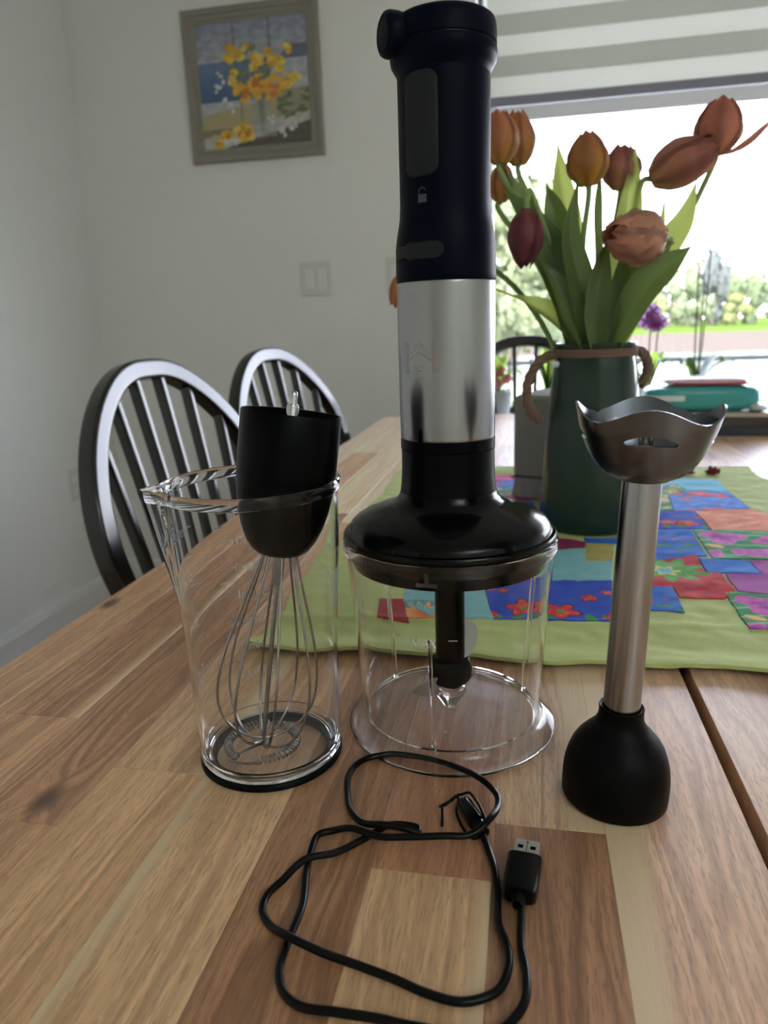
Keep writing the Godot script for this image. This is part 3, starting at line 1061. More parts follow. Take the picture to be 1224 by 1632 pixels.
func cloth_prints() -> Dictionary:
	var T := {}
	var w := noise(9, 1.0, 2)
	T.teal = mat(rgb(126, 184, 188), 0.85)
	T.olive = mat(rgb(172, 162, 84), 0.85)
	T.maroon = mat(rgb(132, 24, 72), 0.85)
	T.lightblue = mat(rgb(122, 196, 224), 0.85)
	T.peach = mat(rgb(240, 152, 124), 0.85)
	T.blue = mat(rgb(26, 112, 206), 0.85)
	T.purple = mat(rgb(170, 78, 164), 0.85)
	T.poppy = cloth_mat(func(u: float, v: float) -> Color:
		var p := Vector2(u, v)
		var c := rgb(22, 70, 186)
		for q in [Vector2(0.12, 0.9), Vector2(0.36, 0.97), Vector2(0.6, 0.92), Vector2(0.92, 0.95)]:
			if ellipse_in(p, q, 0.13, 0.05, q.x * 5.0) < 1.0: c = rgb(46, 130, 52)
		for q in [[0.42, 0.74, 0.17], [0.68, 0.78, 0.17], [0.1, 0.9, 0.1], [0.95, 0.45, 0.09], [0.1, 0.3, 0.06], [0.22, 0.36, 0.06]]:
			var d := flower(p, Vector2(q[0], q[1]), q[2], 5, q[0] * 7.0)
			if d < 1.08: c = rgb(40, 14, 24)
			if d < 0.98: c = rgb(216, 34, 44).lerp(rgb(240, 90, 84), clampf(w.get_noise_2d(u * 9, v * 9) + 0.2, 0, 1))
			if d < 0.26: c = rgb(90, 160, 50)
		return c)
	T.sprig = cloth_mat(func(u: float, v: float) -> Color:
		var p := Vector2(fposmod(u * 1.0, 1.0), v)
		var c := rgb(24, 104, 204)
		for q in [[0.3, 0.72, 0.2], [0.62, 0.66, -0.5], [0.5, 0.86, 0.9], [0.8, 0.8, 0.3]]:
			if ellipse_in(p, Vector2(q[0], q[1]), 0.1, 0.032, q[2]) < 1.0: c = rgb(58, 150, 70)
			if absf(p.y - q[1] - 0.3 * sin((p.x - q[0]) * 5.0)) < 0.01 and absf(p.x - q[0]) < 0.16: c = rgb(50, 120, 60)
		for q in [[0.36, 0.5], [0.48, 0.46], [0.58, 0.52], [0.7, 0.44], [0.2, 0.58]]:
			if flower(p, Vector2(q[0], q[1]), 0.035, 5) < 1.0: c = rgb(204, 48, 70)
		return c)
	T.skyflower = cloth_mat(func(u: float, v: float) -> Color:
		var p := Vector2(u, v)
		var c := rgb(84, 134, 226).lerp(rgb(130, 170, 236), clampf(w.get_noise_2d(u * 5, v * 5), 0, 1))
		for q in [[0.55, 0.2, 0.2], [0.8, 0.28, 0.14], [0.25, 0.2, 0.09], [0.3, 0.5, 0.1]]:
			var d := flower(p, Vector2(q[0], q[1]), q[2], 5, q[0] * 9.0)
			if d < 1.0: c = rgb(228, 84, 112).lerp(rgb(250, 150, 150), clampf(1.0 - d * 1.6, 0, 1))
			elif d < 1.25 and w.get_noise_2d(u * 14, v * 14) > 0.0: c = rgb(84, 160, 92)
		return c)
	T.greenleaf = cloth_mat(func(u: float, v: float) -> Color:
		var c := rgb(112, 160, 138)
		var s := sin((u * 0.8 + v) * 22.0 + 2.0 * w.get_noise_2d(u * 4, v * 4))
		if s > 0.55: c = rgb(66, 140, 78)
		if w.get_noise_2d(u * 3 + 20, v * 3) > 0.32: c = rgb(226, 196, 130)
		return c)
	T.orchid = cloth_mat(func(u: float, v: float) -> Color:
		var p := Vector2(u, v)
		var c := rgb(54, 138, 92)
		if sin(v * 34.0 + sin(u * 5.0) * 1.6) > 0.82: c = rgb(128, 190, 120)
		for q in [[0.28, 0.3, 0.26], [0.72, 0.42, 0.2], [0.46, 0.86, 0.24], [1.0, 0.95, 0.26], [0.02, 0.9, 0.16]]:
			var d := flower(p, Vector2(q[0], q[1]), q[2], 3, q[1] * 8.0)
			if d < 1.0: c = rgb(226, 110, 190).lerp(rgb(160, 70, 170), clampf(1.0 - d + w.get_noise_2d(u * 8, v * 8) * 0.5, 0, 1))
		if ellipse_in(p, Vector2(0.12, 0.62), 0.1, 0.05, 0.7) < 1.0: c = rgb(238, 190, 110)
		return c)
	T.redgreen = cloth_mat(func(u: float, v: float) -> Color:
		var p := Vector2(u, v)
		var c := rgb(206, 40, 48).lerp(rgb(170, 26, 38), clampf(w.get_noise_2d(u * 5, v * 5) + 0.3, 0, 1))
		var d := flower(p, Vector2(0.24, 0.42), 0.33, 9, 0.4)
		if d < 1.0: c = rgb(116, 178, 70).lerp(rgb(60, 132, 60), clampf(absf(sin(d * 9.0)), 0, 1) * 0.5)
		if flower(p, Vector2(0.2, 0.45), 0.13, 6) < 1.0: c = rgb(214, 214, 120)
		if flower(p, Vector2(0.2, 0.45), 0.08, 6) < 1.0: c = rgb(120, 190, 230)
		return c)
	T.pinkflower = cloth_mat(func(u: float, v: float) -> Color:
		var p := Vector2(u, v)
		var c := rgb(206, 62, 132)
		for q in [[0.3, 0.4, 0.26], [0.8, 0.5, 0.22], [0.55, 0.85, 0.2]]:
			if flower(p, Vector2(q[0], q[1]), q[2], 5) < 1.0: c = rgb(236, 120, 170)
		return c)
	T.redflower = cloth_mat(func(u: float, v: float) -> Color:
		var d := flower(Vector2(u, v), Vector2(0.4, 0.5), 0.5, 7)
		return rgb(196, 34, 52).lerp(rgb(120, 14, 34), clampf(absf(sin(d * 12.0)) * 0.7, 0, 1)))
	T.daisy = cloth_mat(func(u: float, v: float) -> Color:
		var d := flower(Vector2(u, v), Vector2(0.5, 0.6), 0.52, 16)
		return rgb(96, 146, 152) if d > 1.05 else rgb(248, 196, 128).lerp(rgb(232, 120, 50), clampf(1.0 - d + 0.3 * absf(sin(Vector2(u - 0.5, v - 0.6).angle() * 16.0)), 0, 1)))
	return T

# ---------------------------------------------------------------- hand blender
const BX := -0.0464
const BZ := -0.438

func build_hand_blender() -> void:
	var t := thing("hand_blender", "tall cordless hand blender with dark blue grip and brushed steel sleeve, on the chopper", "hand blender", Vector3(BX, TY, BZ))
	part(t, "grip", lathe(P([0.0, 0.2855, 0.0286, 0.2853, 0.0291, 0.2862, 0.0292, 0.289, 0.0290, 0.298, 0.0287, 0.3059, 0.0282, 0.3095, 0.0276, 0.313, 0.0268, 0.3168, 0.0262, 0.3205, 0.02585, 0.3262, 0.0257, 0.34, 0.0257, 0.3684, 0.0257, 0.3925]), 96), M.grip)
	part(t, "collar", lathe(P([0.0257, 0.3922, 0.0262, 0.3945, 0.0275, 0.3965, 0.0289, 0.399, 0.0294, 0.402, 0.0293, 0.4042, 0.0288, 0.4056, 0.0283, 0.4058]), 96), M.grip)
	part(t, "cap", lathe(P([0.0284, 0.4064, 0.0290, 0.4068, 0.0290, 0.412, 0.0286, 0.4165, 0.0278, 0.4185, 0.0262, 0.4197, 0.02, 0.4206, 0.0, 0.421]), 96), M.grip)
	part(t, "groove", lathe(P([0.0283, 0.4050, 0.0283, 0.407]), 64), M.black)
	# round dial that sticks out at the left of the cap
	var dial := Transform3D(Basis(Vector3.UP, deg_to_rad(-58)) * Basis(Vector3.RIGHT, PI / 2), Vector3(sin(deg_to_rad(-58)) * 0.024, 0.4105, cos(deg_to_rad(-58)) * 0.024))
	var dk := part(t, "dial", lathe(P([0.0105, 0.0, 0.0112, 0.004, 0.0112, 0.0085, 0.0104, 0.0105, 0.0088, 0.0114, 0.0084, 0.0108, 0.0, 0.0106]), 48), M.grip, dial)
	part(dk, "dial_face", lathe(P([0.0082, 0.0104, 0.0078, 0.0112, 0.0, 0.0114]), 40), M.grip)
	var az := deg_to_rad(-22.6)
	part(t, "button_groove", pad(0.0256, az, 0.3644, 0.0108, 0.0264, 0.0066, [[0.0, 0.0], [0.0, 0.0003]]), M.black_satin)
	part(t, "power_button", pad(0.0256, az - 0.006, 0.3646, 0.0100, 0.0256, 0.0060, [[0.0, 0.0002], [0.0001, 0.0009], [0.0006, 0.0014], [0.0012, 0.0016]]), M.pad)
	# open padlock mark
	begin()
	var li := []
	for l in [[0.0, 0.0], [0.0, 0.00014]]:
		var q := []
		for p in rrect(0.0027, 0.0021, 0.0004): q.append(bend(p, l[1], 0.02585, az, 0.3281))
		li.append(q)
	for s in [0.6, 0.3, 0.02]:
		var q := []
		for p in rrect(0.0027, 0.0021, 0.0004): q.append(bend(p * s, 0.00014, 0.02585, az, 0.3281))
		li.append(q)
	add_rings(li)
	var sh := PackedVector3Array()
	sh.append(bend(Vector2(-0.0019, 0.002), 0.0, 0.02585, az, 0.3281))
	for k in 9:
		var a := PI - PI * k / 8.0
		sh.append(bend(Vector2(cos(a) * 0.0019, 0.0038 + sin(a) * 0.0017), 0.0, 0.02585, az, 0.3281))
	add_sweep(sh, circle2(0.00032, 6))
	part(t, "padlock_mark", done(), mat(rgb(60, 62, 72), 0.6))
	# rubber flap over the charging socket, with a pull tab to its left
	var flap := part(t, "charging_flap", pad(0.0285, deg_to_rad(-20.5), 0.3010, 0.0125, 0.0047, 0.0046, [[0.0, 0.0], [0.0, 0.0009], [0.0005, 0.0014], [0.001, 0.0015]]), M.pad)
	part(flap, "pull_tab", pad(0.0285, deg_to_rad(-55), 0.3010, 0.0060, 0.0032, 0.0012, [[0.0, 0.0], [0.0, 0.0009], [0.0004, 0.0013], [0.0008, 0.0013]]), M.pad)
	# steel sleeve
	var sleeve := part(t, "steel_sleeve", lathe(P([0.0283, 0.1946, 0.0287, 0.1948, 0.02885, 0.1954, 0.02887, 0.1962, 0.0290, 0.204, 0.0291, 0.2121, 0.0291, 0.25, 0.0290, 0.2838, 0.0290, 0.2846, 0.0288, 0.2852, 0.0285, 0.2854]), 128), M.steel)
	part(sleeve, "alignment_mark", pad(0.0286, deg_to_rad(-27.5), 0.1985, 0.0018, 0.0042, 0.0018, [[0.0, 0.0], [0.0, 0.0005], [0.0004, 0.0008]]), M.black)
	# etched emblem: two uprights with roof-like chevrons between
	begin()
	var r := 0.02905
	for b in [[-46.2, 0.0019], [-6.5, 0.0021]]:
		var rings := []
		for s in [1.0, 0.5, 0.02]:
			var q := []
			for p in rrect(b[1], 0.0088, 0.0001): q.append(bend(p * s, 0.00007, r, deg_to_rad(b[0]), 0.2431))
			rings.append(q)
		add_rings(rings)
	for c in [[0.2516, 0.0032, 0.0008], [0.2494, 0.0062, 0.0011], [0.2466, 0.0078, 0.0012]]:
		ribbon([Vector2(-c[1], -c[1] * 0.6), Vector2(0, 0), Vector2(c[1], -c[1] * 0.6)], c[2], r, deg_to_rad(-27), c[0])
	ribbon([Vector2(-0.0034, 0), Vector2(0.0034, 0)], 0.0007, r, deg_to_rad(-27), 0.2378)
	ribbon([Vector2(-0.0022, 0), Vector2(0.0022, 0)], 0.0007, r, deg_to_rad(-27), 0.2362)
	part(sleeve, "etched_emblem", done(), M.steel_etch)

func ribbon(pts: Array, w: float, rad: float, az: float, y0: float) -> void:
	# a thin even band laid on a cylinder
	for k in pts.size() - 1:
		var a: Vector2 = pts[k]
		var b: Vector2 = pts[k + 1]
		var n := Vector2(0, 1) * w * 0.5
		var first := V.size()
		for j in 7:
			var p := a.lerp(b, j / 6.0)
			for s in [-1.0, 1.0]:
				var g := az + p.x / rad
				vert(bend(p + n * s, 0.00008, rad, az, y0), Vector3(sin(g), 0, cos(g)))
		for j in 6: quad(first + j * 2, first + j * 2 + 2, first + j * 2 + 3, first + j * 2 + 1)

# ---------------------------------------------------------------- chopper: lid, bowl, blade
func build_chopper() -> void:
	var at := Vector3(BX, TY, BZ)
	var t := thing("food_chopper", "clear plastic chopper bowl on a wide foot, closed by a glossy black domed lid", "food chopper", at)
	var lid := part(t, "lid", lathe(P([0.0, 0.1255, 0.058, 0.1255, 0.058, 0.1155, 0.0615, 0.1155, 0.0620, 0.1165, 0.0620, 0.1316, 0.0668, 0.1320, 0.0675, 0.1328, 0.0675, 0.1346, 0.0667, 0.1358, 0.0645, 0.1362, 0.0642, 0.1374, 0.0638, 0.1388, 0.0625, 0.1408, 0.060, 0.1432, 0.056, 0.1457, 0.047, 0.1496, 0.040, 0.1518, 0.0362, 0.1532, 0.0332, 0.1552, 0.0312, 0.1580, 0.0301, 0.1612]), 128), M.black)
	part(lid, "neck", lathe(P([0.0301, 0.1612, 0.0294, 0.166, 0.0289, 0.174, 0.0287, 0.1876]), 96), M.black_satin)
	part(lid, "locking_ring", lathe(P([0.0284, 0.1878, 0.0290, 0.1882, 0.0291, 0.1940, 0.0285, 0.1946, 0.0, 0.1946]), 96), M.black_satin)
	# walls and floor are thin clear plastic; rim, foot and ribs are solid and bend the light
	var bowl := part(t, "bowl", lathe(P([0.0583, 0.0110, 0.0664, 0.1215, 0.0674, 0.1240, 0.0656, 0.1240, 0.0646, 0.1215, 0.0563, 0.0112]), 128, true), M.clear_body)
	part(bowl, "bowl_floor", lathe(P([0.0552, 0.0084, 0.0552, 0.0106, 0.0, 0.0100, 0.0, 0.0082]), 128, true), M.clear_wall)
	part(bowl, "rim", lathe(P([0.0676, 0.1242, 0.0684, 0.1262, 0.0684, 0.1300, 0.0680, 0.1312, 0.0668, 0.1314, 0.0655, 0.1308, 0.0653, 0.1242]), 128, true), M.clear)
	part(bowl, "foot_ring", lathe(P([0.0675, 0.0004, 0.0690, 0.0010, 0.0692, 0.0020, 0.0686, 0.0028, 0.0640, 0.0040, 0.0605, 0.0062, 0.0586, 0.0095, 0.0582, 0.0108, 0.0556, 0.0090, 0.0568, 0.0052, 0.0595, 0.0028, 0.0635, 0.0010]), 128, true), M.clear)
	part(bowl, "pivot_pin", lathe(P([0.0, 0.0102, 0.0045, 0.0102, 0.0056, 0.0125, 0.0088, 0.0172, 0.0107, 0.0212, 0.0108, 0.0228, 0.0098, 0.0246, 0.0, 0.0247]), 48), M.clear)
	for a in [[-5.5, 0.0835], [114.5, 0.108], [-125.5, 0.108]]:
		var g := deg_to_rad(a[0])
		var d := Vector3(sin(g), 0, cos(g))
		part(bowl, "rib", sweep(PackedVector3Array([d * 0.0538 + Vector3.UP * 0.0118, d * (0.0538 + (a[1] - 0.0118) * 0.0735) + Vector3.UP * a[1]]), super2(0.0011, 0.0017, 16), d), M.clear)
	var text_az := deg_to_rad(-8.0)
	part(bowl, "max_mark", text_on("MAX", 0.0058, 0.0005, 0.0640, text_az, 0.0842, 0.0785), M.emboss)
	for a in [[-22.5, 0.0022], [7.5, 0.0026]]:
		part(bowl, "mark_line", pad(0.0640, deg_to_rad(a[0]), 0.0866, a[1], 0.0003, 0.0003, [[0.0, 0.0001], [0.0, 0.0004]]), M.emboss)
	part(bowl, "lock_mark", pad(0.0668, deg_to_rad(-4.9), 0.1206, 0.0062, 0.0011, 0.0008, [[0.0, 0.0001], [0.0001, 0.0007], [0.0004, 0.0009]]), M.emboss_faint)
	part(bowl, "lock_mark", pad(0.0671, deg_to_rad(-4.9), 0.1250, 0.0014, 0.0030, 0.0003, [[0.0, 0.0001], [0.0001, 0.0007], [0.0004, 0.0009]]), M.emboss_faint)
	var b := part(t, "blade_spindle", lathe(P([0.0, 0.044, 0.0097, 0.044, 0.0097, 0.1150, 0.0, 0.1150]), 48), M.black_satin)
	part(b, "hub", grid(32, 12, func(u: float, v: float) -> Vector3:
		var a := TAU * u
		var y := 0.0250 + 0.0230 * v
		var e := pow(pow(absf(cos(a)), 3.2) + pow(absf(sin(a)), 3.2), -1.0 / 3.2)
		var rad: float = [0.0, 0.0088, 0.0102, 0.0112, 0.0118, 0.0120, 0.0120, 0.0118, 0.0114, 0.0108, 0.0102, 0.0098, 0.0][clampi(int(round(v * 12)), 0, 12)]
		return Vector3(cos(a + 0.5) * e * rad * 1.12, y, sin(a + 0.5) * e * rad * 0.95), true), M.black)
	for s in [[112.0, 0.0475, 52.0, 62.0], [-68.0, 0.026, -4.0, 58.0]]:
		# broad rounded blade, tilted and twisted away from the hub
		var poly := PackedVector2Array()
		for k in 24:
			var q := TAU * k / 24.0
			poly.append(Vector2(0.0135 + 0.0135 * cos(q), 0.0105 * sin(q) * (1.0 - 0.25 * cos(q))))
		var g := deg_to_rad(s[0])
		var bs := Basis(Vector3.UP, g - PI / 2) * Basis(Vector3.BACK, deg_to_rad(s[2])) * Basis(Vector3.RIGHT, deg_to_rad(s[3]))
		part(b, "steel_blade", prism(poly, -0.0006, 0.0006), M.steel_frost, Transform3D(bs, Vector3(0, s[1], 0)))

# ---------------------------------------------------------------- beaker
func build_beaker() -> void:
	var t := thing("measuring_beaker", "tall clear measuring beaker with pouring spout and embossed millilitre scale, holding the whisk", "beaker", Vector3(-0.1558, TY, -0.3833))
	var spout := func(p: Vector3) -> Vector3:
		var rad := Vector2(p.x, p.z).length()
		if p.y < 0.10 or rad < 0.03: return p
		var a := absf(angle_difference(atan2(p.x, p.z), deg_to_rad(-57.0)))
		var s := smoothstep(0.108, 0.178, p.y)
		var k := pow(maxf(0.0, 1.0 - a / (0.1 + 0.22 * s)), 1.2) * 0.0105 * s
		return Vector3(p.x * (1.0 + k / rad), p.y + k * 0.08, p.z * (1.0 + k / rad))
	part(t, "wall", lathe(P([0.0440, 0.0100, 0.0462, 0.087, 0.0478, 0.110, 0.0491, 0.1276, 0.0500, 0.148, 0.0508, 0.1710, 0.0490, 0.1710, 0.0482, 0.148, 0.0474, 0.1276, 0.0461, 0.110, 0.0444, 0.087, 0.0420, 0.0120]), 160, true, spout), M.clear_body)
	part(t, "rim", lathe(P([0.0509, 0.1712, 0.0519, 0.1728, 0.0525, 0.1750, 0.0525, 0.1772, 0.0516, 0.1782, 0.0500, 0.1780, 0.0492, 0.1760, 0.0490, 0.1712]), 160, true, spout), M.clear)
	part(t, "bottom", lathe(P([0.0405, 0.0045, 0.0430, 0.0048, 0.0440, 0.0062, 0.0441, 0.0098, 0.0419, 0.0118, 0.0405, 0.0098, 0.0380, 0.0088, 0.0375, 0.0062]), 128, true), M.clear)
	part(t, "bottom_disc", lathe(P([0.0373, 0.0066, 0.0373, 0.0086, 0.0, 0.0086, 0.0, 0.0066]), 96, true), M.clear_wall)
	part(t, "base_ring", lathe(P([0.0350, 0.0002, 0.0438, 0.0002, 0.0447, 0.0010, 0.0447, 0.0032, 0.0438, 0.0042, 0.0350, 0.0042]), 96, true), M.rubber)
	var values := ["800ml", "700ml", "600ml", "500ml", "400ml", "300ml", "200ml"]
	for k in 7:
		var y := 0.1490 - 0.0186 * k
		var rad := 0.0436 + (y - 0.0085) * 0.0467
		part(t, "scale_number", text_on(values[k], 0.0054, 0.0005, rad + 0.0002, deg_to_rad(-152.5), y - 0.0019, 0.047), M.emboss)
		part(t, "scale_line", pad(rad + 0.0001, deg_to_rad(-134.5), y - 0.001, 0.0056, 0.00032, 0.0003, [[0.0, 0.0], [0.0, 0.0004]]), M.emboss)
		part(t, "scale_line", pad(rad - 0.0005, deg_to_rad(-130.0), y - 0.0103, 0.0030, 0.00028, 0.0003, [[0.0, 0.0], [0.0, 0.0004]]), M.emboss)
		part(t, "scale_line", pad(rad + 0.0001, deg_to_rad(-101.0), y - 0.004, 0.0045, 0.00028, 0.0003, [[0.0, 0.0], [0.0, 0.0004]]), M.emboss)
	var ounces := ["28oz", "21oz", "14oz", "7oz"]
	for k in 4:
		var y := 0.145 - 0.030 * k
		var rad := 0.0436 + (y - 0.0085) * 0.0467
		part(t, "scale_number", text_on(ounces[k], 0.0050, 0.0005, rad + 0.0002, deg_to_rad(-91.0), y - 0.0019, 0.047), M.emboss)

# ---------------------------------------------------------------- whisk
func build_whisk() -> void:
	var foot := Vector3(-0.1580, TY + 0.0098, -0.3735)
	var head := Vector3(-0.1302, TY + 0.217, -0.390)
	var y := (head - foot).normalized()
	var z := (Vector3.BACK - y * y.z).normalized()
	var t := thing("whisk_attachment", "balloon whisk attachment with black bell-shaped collar leaning in the clear beaker", "whisk", foot)
	t.basis = Basis(y.cross(z), y, z)
	part(t, "collar", lathe(P([0.0, 0.1255, 0.0115, 0.1255, 0.0135, 0.1260, 0.0172, 0.1290, 0.0208, 0.1345, 0.0240, 0.1425, 0.0264, 0.1520, 0.0280, 0.1630, 0.0287, 0.1740, 0.0289, 0.186, 0.0287, 0.2080, 0.0283, 0.2088, 0.0274, 0.2086, 0.0272, 0.1900, 0.0, 0.1900]), 96), M.black_satin)
	part(t, "drive_pin", lathe(P([0.0036, 0.190, 0.0036, 0.2105, 0.0032, 0.2120, 0.0024, 0.2124, 0.0021, 0.2145, 0.0023, 0.2160, 0.0023, 0.2185, 0.0015, 0.2195, 0.0, 0.2197]), 24), M.chrome, Transform3D(Basis(), Vector3(0.0005, 0.001, 0)))
	part(t, "ferrule", lathe(P([0.0, 0.1060, 0.0031, 0.1060, 0.0034, 0.1068, 0.0034, 0.1185, 0.00345, 0.1187, 0.00345, 0.1256]), 6), M.steel_etch)
	part(t, "centre_rod", tube(PackedVector3Array([Vector3(0, 0.0008, 0), Vector3(0, 0.05, 0), Vector3(0, 0.107, 0)]), 0.0014, 12), M.wire)
	for k in 4:
		var a := deg_to_rad(18.0 + 45.0 * k)
		var d := Vector3(cos(a), 0, sin(a))
		var lift := 0.0009 + 0.0016 * k
		var side := [Vector2(0.0, lift), Vector2(0.009, lift + 0.0012), Vector2(0.018, 0.0065 + lift), Vector2(0.0252, 0.0165 + lift * 0.6), Vector2(0.0296, 0.031), Vector2(0.0302, 0.045), Vector2(0.0278, 0.062), Vector2(0.0222, 0.083), Vector2(0.0158, 0.104), Vector2(0.0095, 0.1270)]
		var pts := PackedVector3Array()
		for i in range(side.size() - 1, 0, -1): pts.append(-d * side[i].x + Vector3.UP * side[i].y)
		for i in side.size(): pts.append(d * side[i].x + Vector3.UP * side[i].y)
		part(t, "wire", tube(spline(pts, 6), 0.0008, 8), M.wire)
	# ring of coiled wire at the foot of the whisk; level, as the beaker floor is
	var flat := t.basis.inverse()
	var coil := PackedVector3Array()
	var turns := 46
	for k in turns * 12:
		var a := TAU * k / (turns * 12) * 0.93 + 2.0
		var b := TAU * k / 12.0
		var rr := 0.0212 + 0.0023 * cos(b)
		coil.append(flat * Vector3(cos(a) * rr, 0.0030 + 0.0023 * sin(b), sin(a) * rr * 0.95))
	part(t, "spring_ring", tube(coil, 0.00052, 6), M.wire)
	part(t, "ring_hook", tube(spline(PackedVector3Array([flat * Vector3(0.0, 0.0012, 0.0), flat * Vector3(-0.006, 0.0030, 0.010), flat * Vector3(-0.013, 0.0024, 0.0205), flat * Vector3(-0.004, 0.0012, 0.0215), flat * Vector3(0.007, 0.0016, 0.0205)]), 6), 0.0007, 8), M.wire)

# ---------------------------------------------------------------- blending shaft
func build_shaft() -> void:
	var t := thing("blending_shaft", "steel blending shaft standing upside down on its black coupling, wavy blade guard upwards", "blending shaft", Vector3(0.0531, TY + 0.0006, -0.3688))
	t.rotation.z = deg_to_rad(-1.75)
	part(t, "coupling", lathe(P([0.0, 0.0002, 0.0282, 0.0002, 0.0287, 0.001, 0.0290, 0.006, 0.0289, 0.0137, 0.0283, 0.0195, 0.0270, 0.0250, 0.0250, 0.0305, 0.0224, 0.0348, 0.0188, 0.0390, 0.0155, 0.0424, 0.0133, 0.0455, 0.0121, 0.0490, 0.0119, 0.0530, 0.0121, 0.0545, 0.0117, 0.0554, 0.0104, 0.0550, 0.0100, 0.0530]), 96), M.rubber)
	part(t, "tube", lathe(P([0.0099, 0.048, 0.0099, 0.120, 0.0097, 0.1850]), 64), M.steel_tube)
	# blade guard: a thin bell with a wavy rim and four oval windows
	var g := part(t, "blade_guard", guard_mesh(), M.steel_guard)
	part(g, "guard_base", lathe(P([0.0097, 0.1815, 0.0128, 0.1822, 0.0138, 0.1836, 0.0133, 0.1850, 0.0, 0.1850]), 64), M.steel_guard)
	var k := part(t, "blade_hub", lathe(P([0.0036, 0.184, 0.0036, 0.2085, 0.0030, 0.2100, 0.0, 0.2102]), 32), M.steel)
	for s in [0.0, PI]:
		var poly := PackedVector2Array([Vector2(0.002, -0.003), Vector2(0.012, -0.004), Vector2(0.021, -0.001), Vector2(0.019, 0.004), Vector2(0.002, 0.003)])
		part(k, "steel_blade", prism(poly, -0.0005, 0.0005), M.steel, Transform3D(Basis(Vector3.UP, s + 0.5) * Basis(Vector3.BACK, 0.12) * Basis(Vector3.RIGHT, 0.15), Vector3(0, 0.2075, 0)))

func guard_mesh() -> ArrayMesh:
	var prof := [Vector2(0.0120, 0.1826), Vector2(0.0165, 0.1840), Vector2(0.0212, 0.1868), Vector2(0.0262, 0.1932), Vector2(0.0303, 0.2018), Vector2(0.0330, 0.2090), Vector2(0.0349, 0.2165)]
	var at := func(a: float, v: float, off: float) -> Vector3:
		# a: -1..1 across a quarter, v: 0..1 up the bell
		var f := clampf(v, 0.0, 1.0) * (prof.size() - 1)
		var i := mini(int(f), prof.size() - 2)
		var p: Vector2 = prof[i].lerp(prof[i + 1], f - i)
		var d: Vector2 = (prof[i + 1] - prof[i]).normalized()
		p += Vector2(-d.y, d.x) * off
		var g := a * PI / 4
		var wave := 0.0036 * cos(g * 4.0) * smoothstep(0.62, 1.0, v)
		return Vector3(p.x * sin(g), p.y + wave, p.x * cos(g))
	var acc := SurfaceTool.new()
	acc.begin(Mesh.PRIMITIVE_TRIANGLES)
	begin()
	var n := 64
	var rings := 8
	var hole := Vector2(0.50, 0.058)
	var hc := Vector2(0.0, 0.72)
	for q in 4:
		var turn := Basis(Vector3.UP, PI / 2 * q + deg_to_rad(-5.0))
		for sh in 2:
			var off := 0.0 if sh == 0 else 0.0011
			var first := V.size()
			for r in rings + 1:
				for k in n:
					var a := TAU * (k + 0.5) / n
					var c := Vector2(cos(a), sin(a))
					var inner := Vector2(c.x * hole.x, (maxf(c.y, -0.45) if c.y < 0 else c.y) * hole.y) + hc
					var m := maxf(absf(c.x), absf(c.y))
					var outer := Vector2(c.x / m, hc.y + (c.y / m) * (1.0 - hc.y if c.y > 0 else hc.y))
					var p := inner.lerp(outer, pow(float(r) / rings, 0.8))
					var e := 0.01
					var p0: Vector3 = at.call(p.x, p.y, off)
					var dx: Vector3 = at.call(p.x + e, p.y, off) - at.call(p.x - e, p.y, off)
					var dy: Vector3 = at.call(p.x, minf(p.y + e, 1.0), off) - at.call(p.x, maxf(p.y - e, 0.0), off)
					var nn := dx.cross(dy).normalized() * (1.0 if sh == 0 else -1.0)
					vert(turn * p0, turn * nn)
			for r in rings:
				for k in n:
					quad(first + r * n + k, first + r * n + (k + 1) % n, first + (r + 1) * n + (k + 1) % n, first + (r + 1) * n + k)
		# edges of the window and of the rim
		var f := V.size()
		for k in n + 1:
			var a := TAU * (k + 0.5) / n
			var c := Vector2(cos(a), sin(a))
			var inner := Vector2(c.x * hole.x, (maxf(c.y, -0.45) if c.y < 0 else c.y) * hole.y) + hc
			var o: Vector3 = at.call(inner.x, inner.y, 0.0)
			var i2: Vector3 = at.call(inner.x, inner.y, 0.0011)
			var mid: Vector3 = at.call(hc.x, hc.y, 0.0)
			vert(turn * o, turn * (mid - o).normalized()); vert(turn * i2, turn * (mid - o).normalized())
		for k in n: quad(f + k * 2, f + k * 2 + 2, f + k * 2 + 3, f + k * 2 + 1)
		f = V.size()
		for k in 25:
			var a := -1.0 + k / 12.0
			vert(turn * at.call(a, 1.0, 0.0), Vector3.UP); vert(turn * at.call(a, 1.0, 0.0011), Vector3.UP)
		for k in 24: quad(f + k * 2, f + k * 2 + 2, f + k * 2 + 3, f + k * 2 + 1)
	return done()

# ---------------------------------------------------------------- vase and tulips
const VASE := Vector3(0.085, TY + 0.0045, -0.935)

